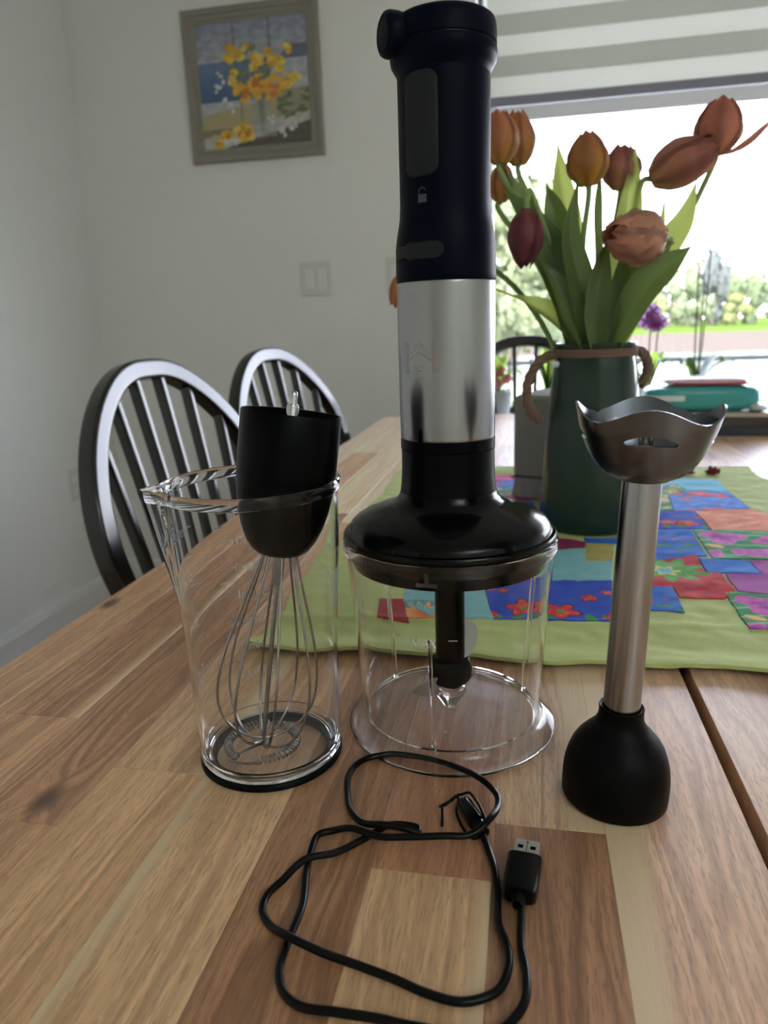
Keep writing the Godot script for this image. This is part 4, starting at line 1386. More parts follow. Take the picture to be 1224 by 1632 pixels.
func build_vase() -> void:
	var t := thing("vase", "dark green glazed milk-can vase with rope bound round its neck, full of tulips", "vase", VASE)
	part(t, "body", lathe(P([0.0, 0.0, 0.058, 0.0, 0.0622, 0.0015, 0.0640, 0.006, 0.0638, 0.02, 0.0585, 0.1115, 0.0527, 0.180, 0.0500, 0.203, 0.0484, 0.2105, 0.0474, 0.216, 0.0474, 0.2225, 0.0484, 0.2265, 0.0490, 0.2290, 0.0486, 0.2308, 0.0470, 0.2310, 0.0455, 0.2300, 0.0445, 0.22, 0.0460, 0.20, 0.0545, 0.11, 0.0595, 0.012, 0.0, 0.008]), 96), M.glaze)
	for k in 3:
		var ring := PackedVector3Array()
		for i in 64: ring.append(Vector3(cos(TAU * i / 64) * 0.0490, 0.2160 + 0.0032 * k, sin(TAU * i / 64) * 0.0490))
		part(t, "rope_band", tube(ring, 0.0017, 10, true), M.rope)
	rope_handle(t, PackedVector3Array([Vector3(-0.047, 0.220, 0.012), Vector3(-0.066, 0.211, 0.014), Vector3(-0.079, 0.192, 0.016), Vector3(-0.0825, 0.170, 0.017), Vector3(-0.077, 0.148, 0.016), Vector3(-0.066, 0.137, 0.013)]))
	rope_handle(t, PackedVector3Array([Vector3(0.047, 0.219, -0.012), Vector3(0.058, 0.216, -0.014), Vector3(0.0645, 0.203, -0.014), Vector3(0.0635, 0.188, -0.014), Vector3(0.056, 0.176, -0.012)]))
	for s in [-1.0, 1.0]:
		part(t, "lug", lathe(P([0.0, -0.004, 0.0045, -0.003, 0.006, 0.0, 0.0045, 0.003, 0.0, 0.004]), 16), M.ceramic, Transform3D(Basis(), Vector3(s * 0.0485, 0.2065, s * -0.012 + 0.008)))
	for k in 5:
		var a := deg_to_rad(-80.0 + 40.0 * k)

func rope_handle(t: Node, pts: PackedVector3Array) -> void:
	var path := spline(pts, 10)
	begin()
	for s in 3:
		var q := PackedVector3Array()
		for i in path.size():
			var d := (path[mini(i + 1, path.size() - 1)] - path[maxi(i - 1, 0)]).normalized()
			var x := d.cross(Vector3.BACK).normalized()
			var y := d.cross(x)
			var a := i * 0.42 + TAU * s / 3.0
			q.append(path[i] + (x * cos(a) + y * sin(a)) * 0.0030)
		add_sweep(q, circle2(0.0036, 10))
	part(t, "rope_handle", done(), M.rope)

func petal(h: float, r: float, ang: float, w: float, open: float, seed_k: int, tip: Color, base: Color, ruffle := 0.03) -> ArrayMesh:
	var n := noise(seed_k, 1.0, 2)
	return grid(10, 14, func(u: float, v: float) -> Vector3:
		var s := v
		var prof := sin(PI * pow(0.08 + 0.80 * s, 0.80)) + open * s * s
		var half := w * 1.25 * pow(maxf(0.0, 1.0 - pow(s, 6.0)), 0.55) * (0.55 + 0.45 * sin(PI * 0.5 * minf(1.0, s * 2.2))) if s < 0.999 else 0.02
		var a := ang + (u * 2.0 - 1.0) * half
		var edge := absf(u * 2.0 - 1.0)
		var rr := r * (prof * (1.0 - 0.05 * edge * edge) + ruffle * n.get_noise_2d(u * 3.0, v * 3.0))
		var y := h * (s + 0.035 * n.get_noise_2d(u * 4.0 + 9.0, v * 2.0) * s)
		return Vector3(cos(a) * rr, y, sin(a) * rr), false, func(u: float, v: float) -> Color:
			var k := clampf(v * 1.3 - 0.05 + 0.12 * n.get_noise_2d(u * 6.0, v * 4.0), 0.0, 1.0)
			var c := base.lerp(tip, k)
			c = c.lerp(tip.darkened(0.4), 0.5 * exp(-pow((u - 0.5) * 5.0, 2.0)))
			return c.srgb_to_linear())

func tulip(label: String, base: Array, tip: Array, r: float, open: float, ctip: Color, cbase: Color, bend_at: Array, sd: int, leaves: Array) -> void:
	var o := thing("tulip", label, "flower", VASE, "tulips in the green vase")
	var b := Vector3(base[0], base[1] - 4, base[2]) / 1000.0
	var e := Vector3(tip[0], tip[1] - 4, tip[2]) / 1000.0
	var y := (e - b).normalized()
	var z := (Vector3.BACK - y * y.z).normalized()
	var head := Transform3D(Basis(y.cross(z), y, z), b)
	var h := (e - b).length()
	for k in 6:
		var inner := k % 2 == 0
		part(o, "petal", petal(h * (0.97 if inner else 1.0), r * (0.92 if inner else 1.0), TAU * k / 6.0 + sd * 0.7, 0.80 if inner else 0.74, open * (0.6 if inner else 1.0), sd * 7 + k, ctip, cbase, 0.16 if sd == 8 else 0.045), M.petal, head)
	var st := PackedVector3Array([Vector3(b.x * 0.10, 0.06, b.z * 0.1), Vector3(b.x * 0.22, 0.225, b.z * 0.25)])
	if bend_at.size() == 3: st.append(Vector3(bend_at[0], bend_at[1] - 4, bend_at[2]) / 1000.0)
	st.append(b - y * 0.012)
	st.append(b + y * 0.002)
	part(o, "stem", tube(spline(st, 8), 0.0034, 10), M.stem)
	for l in leaves: leaf(o, l[0], l[1], l[2], l[3])

func leaf(parent: Node, mm: Array, width: float, turn: float, m: Material) -> void:
	# a long folded blade along a centre line given in millimetres from the foot of the vase
	var pts := P3(mm, 0.001, Vector3(0, -0.004, 0))
	var path := spline(pts, 7)
	var n := path.size()
	part(parent, "leaf", grid(8, n - 1, func(u: float, v: float) -> Vector3:
		var i := int(round(v * (n - 1)))
		var t := (path[mini(i + 1, n - 1)] - path[maxi(i - 1, 0)]).normalized()
		var side := t.cross(Vector3.BACK).normalized()
		var nor := side.cross(t)
		side = side.rotated(t, turn)
		nor = nor.rotated(t, turn)
		var w := width * 1.12 * pow(sin(PI * clampf(0.12 + 0.84 * pow(v, 1.05), 0.0, 1.0)), 0.7) * pow(maxf(0.0, 1.0 - pow(v, 3.0)), 0.8) if v < 0.999 else 0.0003
		var x := u * 2.0 - 1.0
		return path[i] + side * x * w + nor * (absf(x) * w * 0.6 + 0.004 * sin(v * 7.0 + width * 900.0) * x)), m)

func build_tulips() -> void:
	M.petal = mat(Color.WHITE, 0.5)
	M.petal.vertex_color_use_as_albedo = true
	M.petal.backlight_enabled = true
	M.petal.backlight = Color(0.75, 0.7, 0.68)
	M.petal.rim_enabled = true
	M.petal.rim = 0.25
	M.stem = mat(rgb(132, 158, 92), 0.45)
	M.leaf = mat(rgb(82, 100, 56), 0.42)
	M.leaf.backlight_enabled = true
	M.leaf.backlight = Color(0.4, 0.46, 0.22)
	M.leaf_pale = mat(rgb(140, 150, 86), 0.45)
	M.leaf_pale.backlight_enabled = true
	M.leaf_pale.backlight = Color(0.85, 0.92, 0.5)
	var L: Material = M.leaf
	var LP: Material = M.leaf_pale
	var orange := rgb(206, 126, 84)
	var amber := rgb(206, 150, 74)
	var rose := rgb(166, 92, 80)
	var salmon := rgb(206, 122, 100)
	tulip("orange tulip half hidden behind the blender grip, highest at the left", [-116, 443, 10], [-120, 500, 10], 0.022, 0.1, orange, amber, [-62, 350, 8], 1, [[[-30, 220, 5, -62, 340, 5, -92, 400, 6, -118, 455, 8], 0.012, 0.4, L]])
	tulip("closed orange tulip beside the blender, on a pale thin stem", [-96, 446, -20], [-99, 506, -20], 0.0212, 0.0, orange, amber, [-72, 380, -22], 2, [[[-16, 225, -14, -44, 320, -24, -66, 372, -26, -84, 408, -26], 0.013, 0.2, LP]])
	tulip("small orange tulip low behind the blender edge", [-119, 412, -60], [-116, 458, -60], 0.018, 0.0, orange, amber, [-70, 330, -40], 3, [])
	tulip("amber tulip with red-brown flame in the middle of the bouquet", [-17, 411, 20], [-21, 468, 20], 0.0245, 0.0, rgb(186, 116, 64), rgb(214, 156, 58), [-20, 330, 16], 4, [[[-10, 225, 30, -24, 300, 46, -37, 356, 50, -30, 414, 48], 0.0145, 0.15, L], [[-14, 225, -12, -34, 360, -20, -45, 420, -20, -51, 466, -20], 0.0155, 0.1, LP]])
	tulip("rose-brown tulip right of the amber one, behind a pale leaf", [24, 412, -30], [25, 462, -30], 0.0235, 0.0, rose, rgb(206, 150, 110), [14, 330, -25], 5, [[[12, 225, -14, 26, 340, -15, 33, 396, -13, 37, 455, -10], 0.0165, 0.2, LP], [[-2, 225, 40, -6, 270, 52, -2, 320, 54, 6, 352, 50], 0.013, 0.1, L], [[8, 225, 32, 18, 280, 40, 24, 320, 40, 26, 350, 36], 0.010, -0.2, L], [[4, 225, 6, -2, 310, 12, -6, 372, 14, -4, 418, 12], 0.0085, 0.5, L]])
	tulip("dark rose tulip leaning right below the topmost one", [56, 418, -10], [124, 449, -4], 0.0265, 0.12, rose, rgb(206, 150, 110), [40, 360, -20], 6, [[[20, 225, -24, 48, 316, -40, 70, 350, -40, 78, 418, -36], 0.013, 0.3, LP]])
	tulip("topmost salmon tulip at the far right with one petal flung open", [130, 445, -40], [135, 504, -40], 0.0265, 0.16, salmon, rgb(226, 158, 124), [92, 350, -36], 7, [[[26, 225, -10, 62, 318, -10, 94, 368, -8, 106, 414, -6], 0.017, -0.3, LP]])
	tulip("large peach tulip nodding towards the camera at the centre right", [60, 343, 56], [-2, 350, 88], 0.0285, 0.05, rgb(212, 146, 118), rgb(212, 158, 124), [40, 310, 40], 8, [[[14, 225, 24, 42, 284, 56, 66, 312, 60, 92, 336, 58], 0.020, -0.5, L], [[20, 225, 0, 40, 292, 0, 64, 322, 0, 84, 346, 2], 0.015, -0.4, L]])
	tulip("dark maroon tulip hanging at the left of the bouquet", [-86, 384, 52], [-88, 322, 62], 0.0215, 0.0, rgb(112, 40, 52), rgb(132, 62, 62), [-76, 392, 40], 9, [[[-16, 225, 20, -52, 318, 32, -84, 376, 32, -112, 412, 28], 0.021, 0.35, L], [[-14, 225, 34, -34, 270, 44, -56, 310, 50, -78, 336, 48], 0.013, 0.5, L], [[-20, 222, 8, -50, 262, 10, -84, 284, 10, -128, 304, 8], 0.0125, 0.9, LP]])
	tulip("orange tulip drooping out to the left behind the steel sleeve", [-228, 326, 0], [-250, 286, 0], 0.018, 0.1, orange, amber, [-130, 330, -10], 10, [[[-22, 225, -10, -40, 330, 10, -54, 386, 16, -64, 416, 18], 0.016, 0.0, L]])
	# the flung-open petal of the topmost tulip, and the loose petal of the one below it
	var tops := find_children("tulip*", "Node3D", false, false)
	var hd := Transform3D(Basis(Vector3.BACK, -0.85), Vector3(0.132, 0.445, -0.038))
	part(tops[6], "petal", petal(0.062, 0.018, 0.1, 0.6, 0.7, 91, salmon, rgb(226, 158, 124)), M.petal, hd)
	part(tops[5], "petal", petal(0.068, 0.02, -0.9, 0.7, 0.35, 92, rgb(244, 160, 120), rgb(230, 160, 120)), M.petal, Transform3D(Basis(Vector3.BACK, -1.15), Vector3(0.062, 0.412, -0.004)))
	var inner := tops[7]
	for k in 5:
		part(inner, "petal", petal(0.054, 0.022, TAU * k / 5.0 + 0.4, 0.62, 0.05, 100 + k, rgb(206, 136, 112), rgb(206, 150, 118), 0.2), M.petal, Transform3D(Basis(Vector3.BACK, 1.38) * Basis(Vector3.RIGHT, 0.42), Vector3(0.056, 0.343, 0.060)))

# ---------------------------------------------------------------- charging cable
func build_cable() -> void:
	var t := thing("charging_cable", "black charging cable lying in loose loops in front of the chopper bowl", "cable", Vector3(0, TY, 0))
	var pts := PackedVector3Array()
	var add := func(list: Array, h := 1.9) -> void:
		for i in range(0, list.size(), 2): pts.append(Vector3(list[i], h, list[i + 1]) / 1000.0)
	pts.append(Vector3(0.0022, 0.0050, -0.280))
	add.call([2, -268], 3.0)
	add.call([2, -255, 4, -242, 4, -230, 0, -221, -7, -214, -22, -211, -40, -211, -52, -212, -69, -212, -83, -212, -92, -217, -97, -226])
	add.call([-98, -236, -98, -247, -98, -262, -102, -281, -104, -295, -104, -308, -97, -313])
	add.call([-86, -313, -71, -309], 4.6)
	add.call([-55, -310], 5.4)
	add.call([-38, -312, -24, -315], 6.5)
	add.call([-15, -324], 9.5)
	add.call([-11, -339, -13, -351, -24, -364], 7.0)
	add.call([-40, -377], 4.0)
	add.call([-60, -386, -80, -386, -95, -378, -100, -362, -95, -339])
	add.call([-89, -325, -81, -318], 4.5)
	add.call([-70, -317, -59, -316], 5.6)
	add.call([-52, -316, -53, -320], 3.6)
	add.call([-61, -323, -69, -321], 2.0)
	add.call([-76, -313, -84, -304], 1.9)
	add.call([-92, -296], 2.6)
	add.call([-104, -286], 5.6)
	add.call([-112, -274, -116, -264, -115, -255, -108, -247], 2.6)
	add.call([-97, -240], 5.6)
	add.call([-81, -237], 2.6)
	add.call([-65, -234, -49, -230, -36, -226, -23, -224, -13, -227, -6, -233, -3, -244, -4, -254, -8, -265, -9, -282, -11, -298, -15, -312], 1.9)
	pts.append(Vector3(-0.0185, 0.0044, -0.3205))
	part(t, "lead", tube(spline(pts, 7), 0.00185, 12), M.cord)
	# barrel plug at one end
	var a := Vector3(-0.0180, 0.0052, -0.3195)
	var b := Vector3(-0.0300, 0.0052, -0.3420)
	var y := (b - a).normalized()
	var x := y.cross(Vector3.UP).normalized()
	var xf := Transform3D(Basis(x, y, x.cross(y)), a)
	var ln := (b - a).length()
	part(t, "barrel_plug", lathe(P([0.0, -0.001, 0.0034, -0.001, 0.0040, 0.0006, 0.0040, 0.0052, 0.0031, 0.0056, 0.0031, 0.0072, 0.0044, 0.0076, 0.0046, 0.009, 0.0046, ln - 0.003, 0.0042, ln - 0.001, 0.0036, ln, 0.0, ln]), 32), M.black, xf)
	# flat plug at the other end
	var turn := Transform3D(Basis(Vector3.UP, deg_to_rad(-7.0)), Vector3(0.0022, 0.0, -0.2905))
	var body := part(t, "plug_housing", sweep(PackedVector3Array([Vector3(0, 0.0058, 0.0126), Vector3(0, 0.0058, 0.0118), Vector3(0, 0.0058, 0.0095), Vector3(0, 0.0058, -0.0095), Vector3(0, 0.0058, -0.0108), Vector3(0, 0.0058, -0.0112)]), super2(0.0083, 0.0052, 40, 4.5), Vector3.UP, false, func(v: float) -> float: return 0.78 if v < 0.01 else (0.92 if v < 0.21 else (0.93 if v > 0.99 else 1.0))), M.cord, turn)
	part(body, "strain_relief", lathe(P([0.0032, 0.0, 0.0026, 0.003, 0.0023, 0.006]), 20), M.cord, Transform3D(Basis(Vector3.RIGHT, PI / 2), Vector3(0, 0.0054, 0.012)))
	var shell := part(t, "plug_shell", box(Vector3(-0.0061, 0.0034, -0.0235), Vector3(0.0061, 0.0079, -0.0110), 0.0003), M.plug, turn)
	for s in [-1.0, 1.0]:
		part(shell, "contact_window", box(Vector3(s * 0.0031 - 0.0013, 0.0078, -0.0190), Vector3(s * 0.0031 + 0.0013, 0.00805, -0.0168)), M.black)
	part(shell, "seam", boxes([[Vector3(-0.0002, 0.0078, -0.0235), Vector3(0.0002, 0.00798, -0.0110)], [Vector3(-0.0009, 0.0078, -0.0215), Vector3(0.0009, 0.00799, -0.0211)], [Vector3(-0.0009, 0.0078, -0.0135), Vector3(0.0009, 0.00799, -0.0131)]]), M.frame_dark)
	# plastic-coated wire tie wrapped round the barrel plug
	var tie := thing("twist_tie", "thin black twist tie looped round the barrel plug of the cable", "twist tie", Vector3(0, TY, 0))
	var q := spline(P3([-40, 1.2, -326, -40.5, 2.5, -332, -41, 4, -338, -39, 5, -339, -37, 5, -343, -34, 6, -346, -31, 7, -346.5, -27, 9.5, -345, -24, 9.6, -341, -20, 9.5, -333, -17.5, 7, -326, -19, 2, -321, -23, 1.0, -319, -27, 1.0, -323, -31, 1.0, -331, -33.5, 1.5, -339, -33, 4.5, -345, -34.5, 6, -345, -36.5, 5.5, -342, -39.5, 4.5, -340.5, -43, 3.6, -338], 0.001), 6)
	part(tie, "wire", tube(q, 0.0008, 8), M.cord)

# ---------------------------------------------------------------- picture and plates on the far wall
func build_picture() -> void:
	var cx := -0.9145
	var cy := 1.826
	var t := thing("framed_picture", "framed painting of yellow flowers in a glass by the sea, on the far wall", "picture", Vector3(cx, cy, WALL_Z))
	var wood_m := mat(rgb(150, 146, 134), 0.6)
	var w := 0.2375
	var h := 0.235
	# mitred moulding: outer bead, hollow, inner lip
	var prof := [Vector2(0.0, 0.0), Vector2(0.0, 0.020), Vector2(0.006, 0.024), Vector2(0.017, 0.022), Vector2(0.021, 0.015), Vector2(0.031, 0.012), Vector2(0.036, 0.015), Vector2(0.042, 0.013), Vector2(0.045, 0.008)]
	var corners := [Vector2(-w, -h), Vector2(w, -h), Vector2(w, h), Vector2(-w, h)]
	for k in 4:
		var a: Vector2 = corners[k]
		var b: Vector2 = corners[(k + 1) % 4]
		begin()
		var inn := Vector2(-(b - a).y, (b - a).x).normalized()
		var al := (b - a).normalized()
		for i in prof.size() - 1:
			var p: Vector2 = prof[i]
			var q: Vector2 = prof[i + 1]
			var nn := Vector3(inn.x * -(q.y - p.y), inn.y * -(q.y - p.y), q.x - p.x).normalized()
			var c := [a + (inn + al) * p.x, b + (inn - al) * p.x, b + (inn - al) * q.x, a + (inn + al) * q.x]
			var d := [p.y, p.y, q.y, q.y]
			var f := V.size()
			for j in 4: vert(Vector3(c[j].x, c[j].y, d[j]), nn)
			quad(f, f + 1, f + 2, f + 3)
		part(t, "frame_rail", done(), wood_m)
	var cm := mat(Color.WHITE, 0.6)
	cm.albedo_texture = painting()
	begin()
	var e := Vector2(w - 0.044, h - 0.044)
	vert(Vector3(-e.x, -e.y, 0.009), Vector3.BACK, Vector2(0, 1)); vert(Vector3(e.x, -e.y, 0.009), Vector3.BACK, Vector2(1, 1)); vert(Vector3(e.x, e.y, 0.009), Vector3.BACK, Vector2(1, 0)); vert(Vector3(-e.x, e.y, 0.009), Vector3.BACK, Vector2(0, 0))
	quad(0, 1, 2, 3)
	part(t, "canvas", done(), cm)
	part(t, "backing", box(Vector3(-w + 0.01, -h + 0.01, 0.001), Vector3(w - 0.01, h - 0.01, 0.008)), wood_m)

func painting() -> ImageTexture:
	var n := noise(40, 1.0, 3)
	# each dab: u, v, radius, colour
	var dabs := []
	var rng := RandomNumberGenerator.new()
	rng.seed = 12
	var yel := [rgb(240, 206, 70), rgb(236, 190, 52), rgb(248, 222, 110), rgb(226, 170, 40)]
	for k in 70:
		var a := rng.randf() * TAU
		var r := sqrt(rng.randf())
		dabs.append([0.47 + cos(a) * r * 0.2, 0.36 + sin(a) * r * 0.16, rng.randf_range(0.014, 0.034), [rgb(96, 112, 92), rgb(120, 130, 112), rgb(92, 108, 118)][k % 3]])
	for q in [[0.30, 0.20], [0.35, 0.25], [0.44, 0.20], [0.28, 0.27], [0.40, 0.27], [0.52, 0.30], [0.58, 0.31], [0.70, 0.31], [0.76, 0.34], [0.68, 0.36], [0.82, 0.25], [0.33, 0.41], [0.32, 0.46], [0.54, 0.36], [0.84, 0.50], [0.88, 0.47], [0.80, 0.52], [0.66, 0.27], [0.74, 0.40]]:
		for j in 5: dabs.append([q[0] + rng.randfn() * 0.014, q[1] + rng.randfn() * 0.014, rng.randf_range(0.018, 0.036), yel[rng.randi() % 4]])
	for q in [[0.54, 0.51, 0.088], [0.68, 0.55, 0.1], [0.40, 0.56, 0.07], [0.37, 0.87, 0.065], [0.42, 0.90, 0.05], [0.22, 0.90, 0.04], [0.14, 0.96, 0.03]]:
		for j in 30:
			var a := rng.randf() * TAU
			var r: float = sqrt(rng.randf()) * q[2]
			dabs.append([q[0] + cos(a) * r, q[1] + sin(a) * r, rng.randf_range(0.016, 0.032), rgb(226, 126, 44) if r < q[2] * 0.5 else (rgb(240, 180, 56) if q[1] < 0.8 else yel[j % 4])])
	for q in [[0.15, 0.50], [0.20, 0.42], [0.22, 0.62], [0.24, 0.66], [0.24, 0.94], [0.30, 0.95], [0.74, 0.90], [0.84, 0.86], [0.62, 0.80]]:
		for j in 5: dabs.append([q[0] + rng.randfn() * 0.02, q[1] + rng.randfn() * 0.018, 0.016, rgb(226, 228, 228)])
	return image_from(192, 192, func(u: float, v: float) -> Color:
		var b := n.get_noise_2d(u * 7.0, v * 13.0)
		var c: Color
		if v < 0.30: c = rgb(142, 152, 178).lerp(rgb(196, 194, 196), clampf(v * 2.4 + b * 0.15, 0, 1))
		elif v < 0.62 and u + b * 0.05 < 0.78 - v * 0.3: c = rgb(104, 130, 172).lerp(rgb(66, 92, 140), clampf((v - 0.36) * 3.5 + b * 0.25, 0, 1))
		elif v < 0.72 - u * 0.14: c = rgb(190, 196, 204)
		elif v < 0.84: c = rgb(204, 190, 146).lerp(rgb(176, 160, 118), clampf(0.5 + b, 0, 1))
		else: c = rgb(140, 132, 92)
		if u > 0.72 and v > 0.22 and v < 0.33 and u - 0.72 > (0.33 - v) * 1.2: c = rgb(104, 112, 136)
		if u > 0.70 and v > 0.56 and v < 0.80: c = rgb(176, 170, 142).lerp(rgb(96, 108, 78), clampf(0.4 + b * 1.6, 0, 1))
		if v > 0.86 - (u - 0.3) * 0.16 + 0.03 * b: c = rgb(206, 204, 200)
		if v > 1.02 - (u - 0.1) * 0.22: c = rgb(92, 84, 78)
		if (absf(u - 0.345) < 0.010 or absf(u - 0.665) < 0.010) and v < 0.34: c = rgb(120, 124, 132)
		if absf(u - 0.375) < 0.012 and v > 0.6 and v < 0.86: c = rgb(150, 146, 116)
		var gx := absf(u - 0.56)
		if gx < 0.075 + 0.06 * clampf((v - 0.62) * 3.0, 0, 1) and v > 0.58 and v < 0.93: c = c.lerp(rgb(168, 178, 178), 0.6).lerp(rgb(80, 96, 86), clampf(0.75 - gx * 12.0 - (v - 0.6) * 1.6, 0, 1))
		for d in dabs:
			var e: float = Vector2(u - d[0], v - d[1]).length() / d[2]
			if e < 1.0 + b * 0.5: c = d[3]
		return (c * (1.0 + b * 0.12)).lerp(rgb(170, 168, 160), 0.16))

func build_wall_plates() -> void:
	var m := mat(rgb(226, 227, 222), 0.4)
	for s in [[-0.7345, "white double rocker switch plate on the far wall below the picture"], [-0.4235, "white switch plate on the far wall, half hidden behind the hand blender"]]:
		var t := thing("switch_plate", s[1], "switch", Vector3(s[0], 1.191, WALL_Z), "wall switch plates")
		part(t, "cover_plate", box(Vector3(-0.057, -0.059, 0.0), Vector3(0.057, 0.059, 0.006), 0.0025), m)
		for k in [-1.0, 1.0]:
			var r := part(t, "rocker", box(Vector3(-0.0155, -0.033, 0.0), Vector3(0.0155, 0.033, 0.005), 0.0015), M.trim, Transform3D(Basis(Vector3.RIGHT, 0.05), Vector3(k * 0.023, 0, 0.0055)))
	var o := thing("outlet_plate", "white outlet plate low on the left wall behind the nearest chair", "outlet", Vector3(-1.6, 0.50, -2.27))
	part(o, "cover_plate", box(Vector3(0, -0.059, -0.036), Vector3(0.005, 0.059, 0.036), 0.002), m)
	for y in [-0.021, 0.021]: part(o, "socket", box(Vector3(0.004, y - 0.014, -0.016), Vector3(0.0065, y + 0.014, 0.016), 0.001), M.trim)

# ---------------------------------------------------------------- things at the far end of the table
func build_far_table_things() -> void:
	# fabric-covered box behind the vase
	var t := thing("fabric_box", "grey fabric-covered box with gathered skirt standing behind the green vase", "box", Vector3(0.065, TY + 0.0075, -1.105))
	t.rotation.y = deg_to_rad(-24)
	part(t, "cover", box(Vector3(-0.062, 0.028, -0.062), Vector3(0.062, 0.152, 0.062), 0.006), M.grey_fabric)
	part(t, "gathered_skirt", grid(120, 4, func(u: float, v: float) -> Vector3:
		var a := TAU * u
		var e := pow(pow(absf(cos(a)), 8.0) + pow(absf(sin(a)), 8.0), -1.0 / 8.0)
		var k := 0.0635 + v * (0.003 + 0.0022 * sin(u * 60.0 * TAU / 2.0))
		return Vector3(cos(a) * e * k, 0.030 - 0.0295 * v, sin(a) * e * k), true), M.grey_fabric)
	part(t, "seam", sweep(PackedVector3Array([Vector3(-0.063, 0.03, 0.063), Vector3(0.063, 0.03, 0.063), Vector3(0.063, 0.03, -0.063), Vector3(-0.063, 0.03, -0.063)]), circle2(0.0011, 8), Vector3.UP, true), mat(rgb(96, 92, 92), 0.9))
	# stack of reading matter under a teal pack
	var paper := mat(rgb(214, 208, 192), 0.8)
	var specs := [["book", "wide dark slate book at the bottom of the stack by the window", rgb(40, 46, 58), 0.235, 0.17, 0.020, 0.0, -3.0], ["book", "brown-backed book second from the bottom of the stack by the window", rgb(74, 64, 58), 0.20, 0.15, 0.022, 0.0, 4.0], ["magazine", "thin cream magazine on top of the books under the teal pack", rgb(196, 188, 170), 0.21, 0.15, 0.008, 0.02, -8.0]]
	var y := 0.0
	for s in specs:
		var b := thing(s[0], s[1], s[0], Vector3(0.435 + s[6], TY + y, -1.80), "stack at the far right of the table")
		b.rotation.y = deg_to_rad(s[7])
		var c := mat(s[2], 0.45)
		var w: float = s[3] * 0.55
		var d: float = s[4] * 0.5
		var th: float = s[5]
		part(b, "cover", boxes([[Vector3(-w, 0, -d), Vector3(w, 0.0018, d)], [Vector3(-w, th - 0.0018, -d), Vector3(w, th, d)], [Vector3(-w, 0.0018, d - 0.002), Vector3(w, th - 0.0018, d)]]), c)
		part(b, "pages", box(Vector3(-w + 0.003, 0.0018, -d + 0.003), Vector3(w - 0.003, th - 0.0018, d - 0.002)), paper)
		y += th
	var pk := thing("teal_pack", "shiny rounded teal plastic pack lying on the book stack near the window", "pack", Vector3(0.403, TY + y, -1.80))
	pk.rotation.y = deg_to_rad(3)
	part(pk, "wrapper", grid(64, 24, func(u: float, v: float) -> Vector3:
		var a := TAU * u
		var w := v * 2.0 - 1.0
		var e := pow(pow(absf(cos(a)), 3.4) + pow(absf(sin(a)), 3.4), -1.0 / 3.4)
		var k := pow(maxf(0.0, 1.0 - pow(absf(w), 4.5)), 1.0 / 4.5)
		var x := cos(a) * e * 0.126 * k
		var z := sin(a) * e * 0.068 * k
		return Vector3(x, 0.031 + 0.030 * w + 0.0016 * sin(x * 160.0) * (1.0 - absf(w)), z), true), mat(rgb(58, 164, 160), 0.22))
	part(pk, "white_label", grid(24, 10, func(u: float, v: float) -> Vector3:
		var a := lerpf(PI * 0.98, PI * 0.62, u)
		var w := lerpf(-0.1, 0.82, v)
		var e := pow(pow(absf(cos(a)), 3.4) + pow(absf(sin(a)), 3.4), -1.0 / 3.4)
		var k := pow(maxf(0.0, 1.0 - pow(absf(w), 3.0)), 1.0 / 3.0)
		return Vector3(cos(a) * e * 0.1266 * k, 0.031 + 0.0304 * w, sin(a) * e * 0.0686 * k)), mat(rgb(224, 232, 232), 0.25))
	var pp := thing("pink_packet", "flat pink and white packet on top of the teal pack", "packet", Vector3(0.408, TY + y + 0.0605, -1.80))
	pp.rotation.y = deg_to_rad(-2)
	part(pp, "wrapper", grid(48, 16, func(u: float, v: float) -> Vector3:
		var a := TAU * u
		var w := v * 2.0 - 1.0
		var e := pow(pow(absf(cos(a)), 5.0) + pow(absf(sin(a)), 5.0), -1.0 / 5.0)
		var k := pow(maxf(0.0, 1.0 - pow(absf(w), 3.0)), 1.0 / 3.0)
		return Vector3(cos(a) * e * 0.09 * k, 0.009 + 0.009 * w + 0.0012 * sin(cos(a) * 30.0) * (1.0 - absf(w)), sin(a) * e * 0.05 * k), true), mat(rgb(236, 196, 206), 0.3))
	part(pp, "red_strip", box(Vector3(-0.07, 0.0012, -0.048), Vector3(0.09, 0.0062, 0.0502), 0.001), mat(rgb(168, 40, 62), 0.35))
	var ms := thing("white_box", "small white rounded box beside the teal pack at the right end of the book stack", "box", Vector3(0.520, TY + 0.050, -1.77))
	part(ms, "shell", grid(32, 12, func(u: float, v: float) -> Vector3:
		var d := Vector3(sin(PI * v) * cos(TAU * u), cos(PI * v), sin(PI * v) * sin(TAU * u))
		return Vector3(d.x * 0.024, 0.010 + d.y * 0.010, d.z * 0.045), true), M.ceramic)

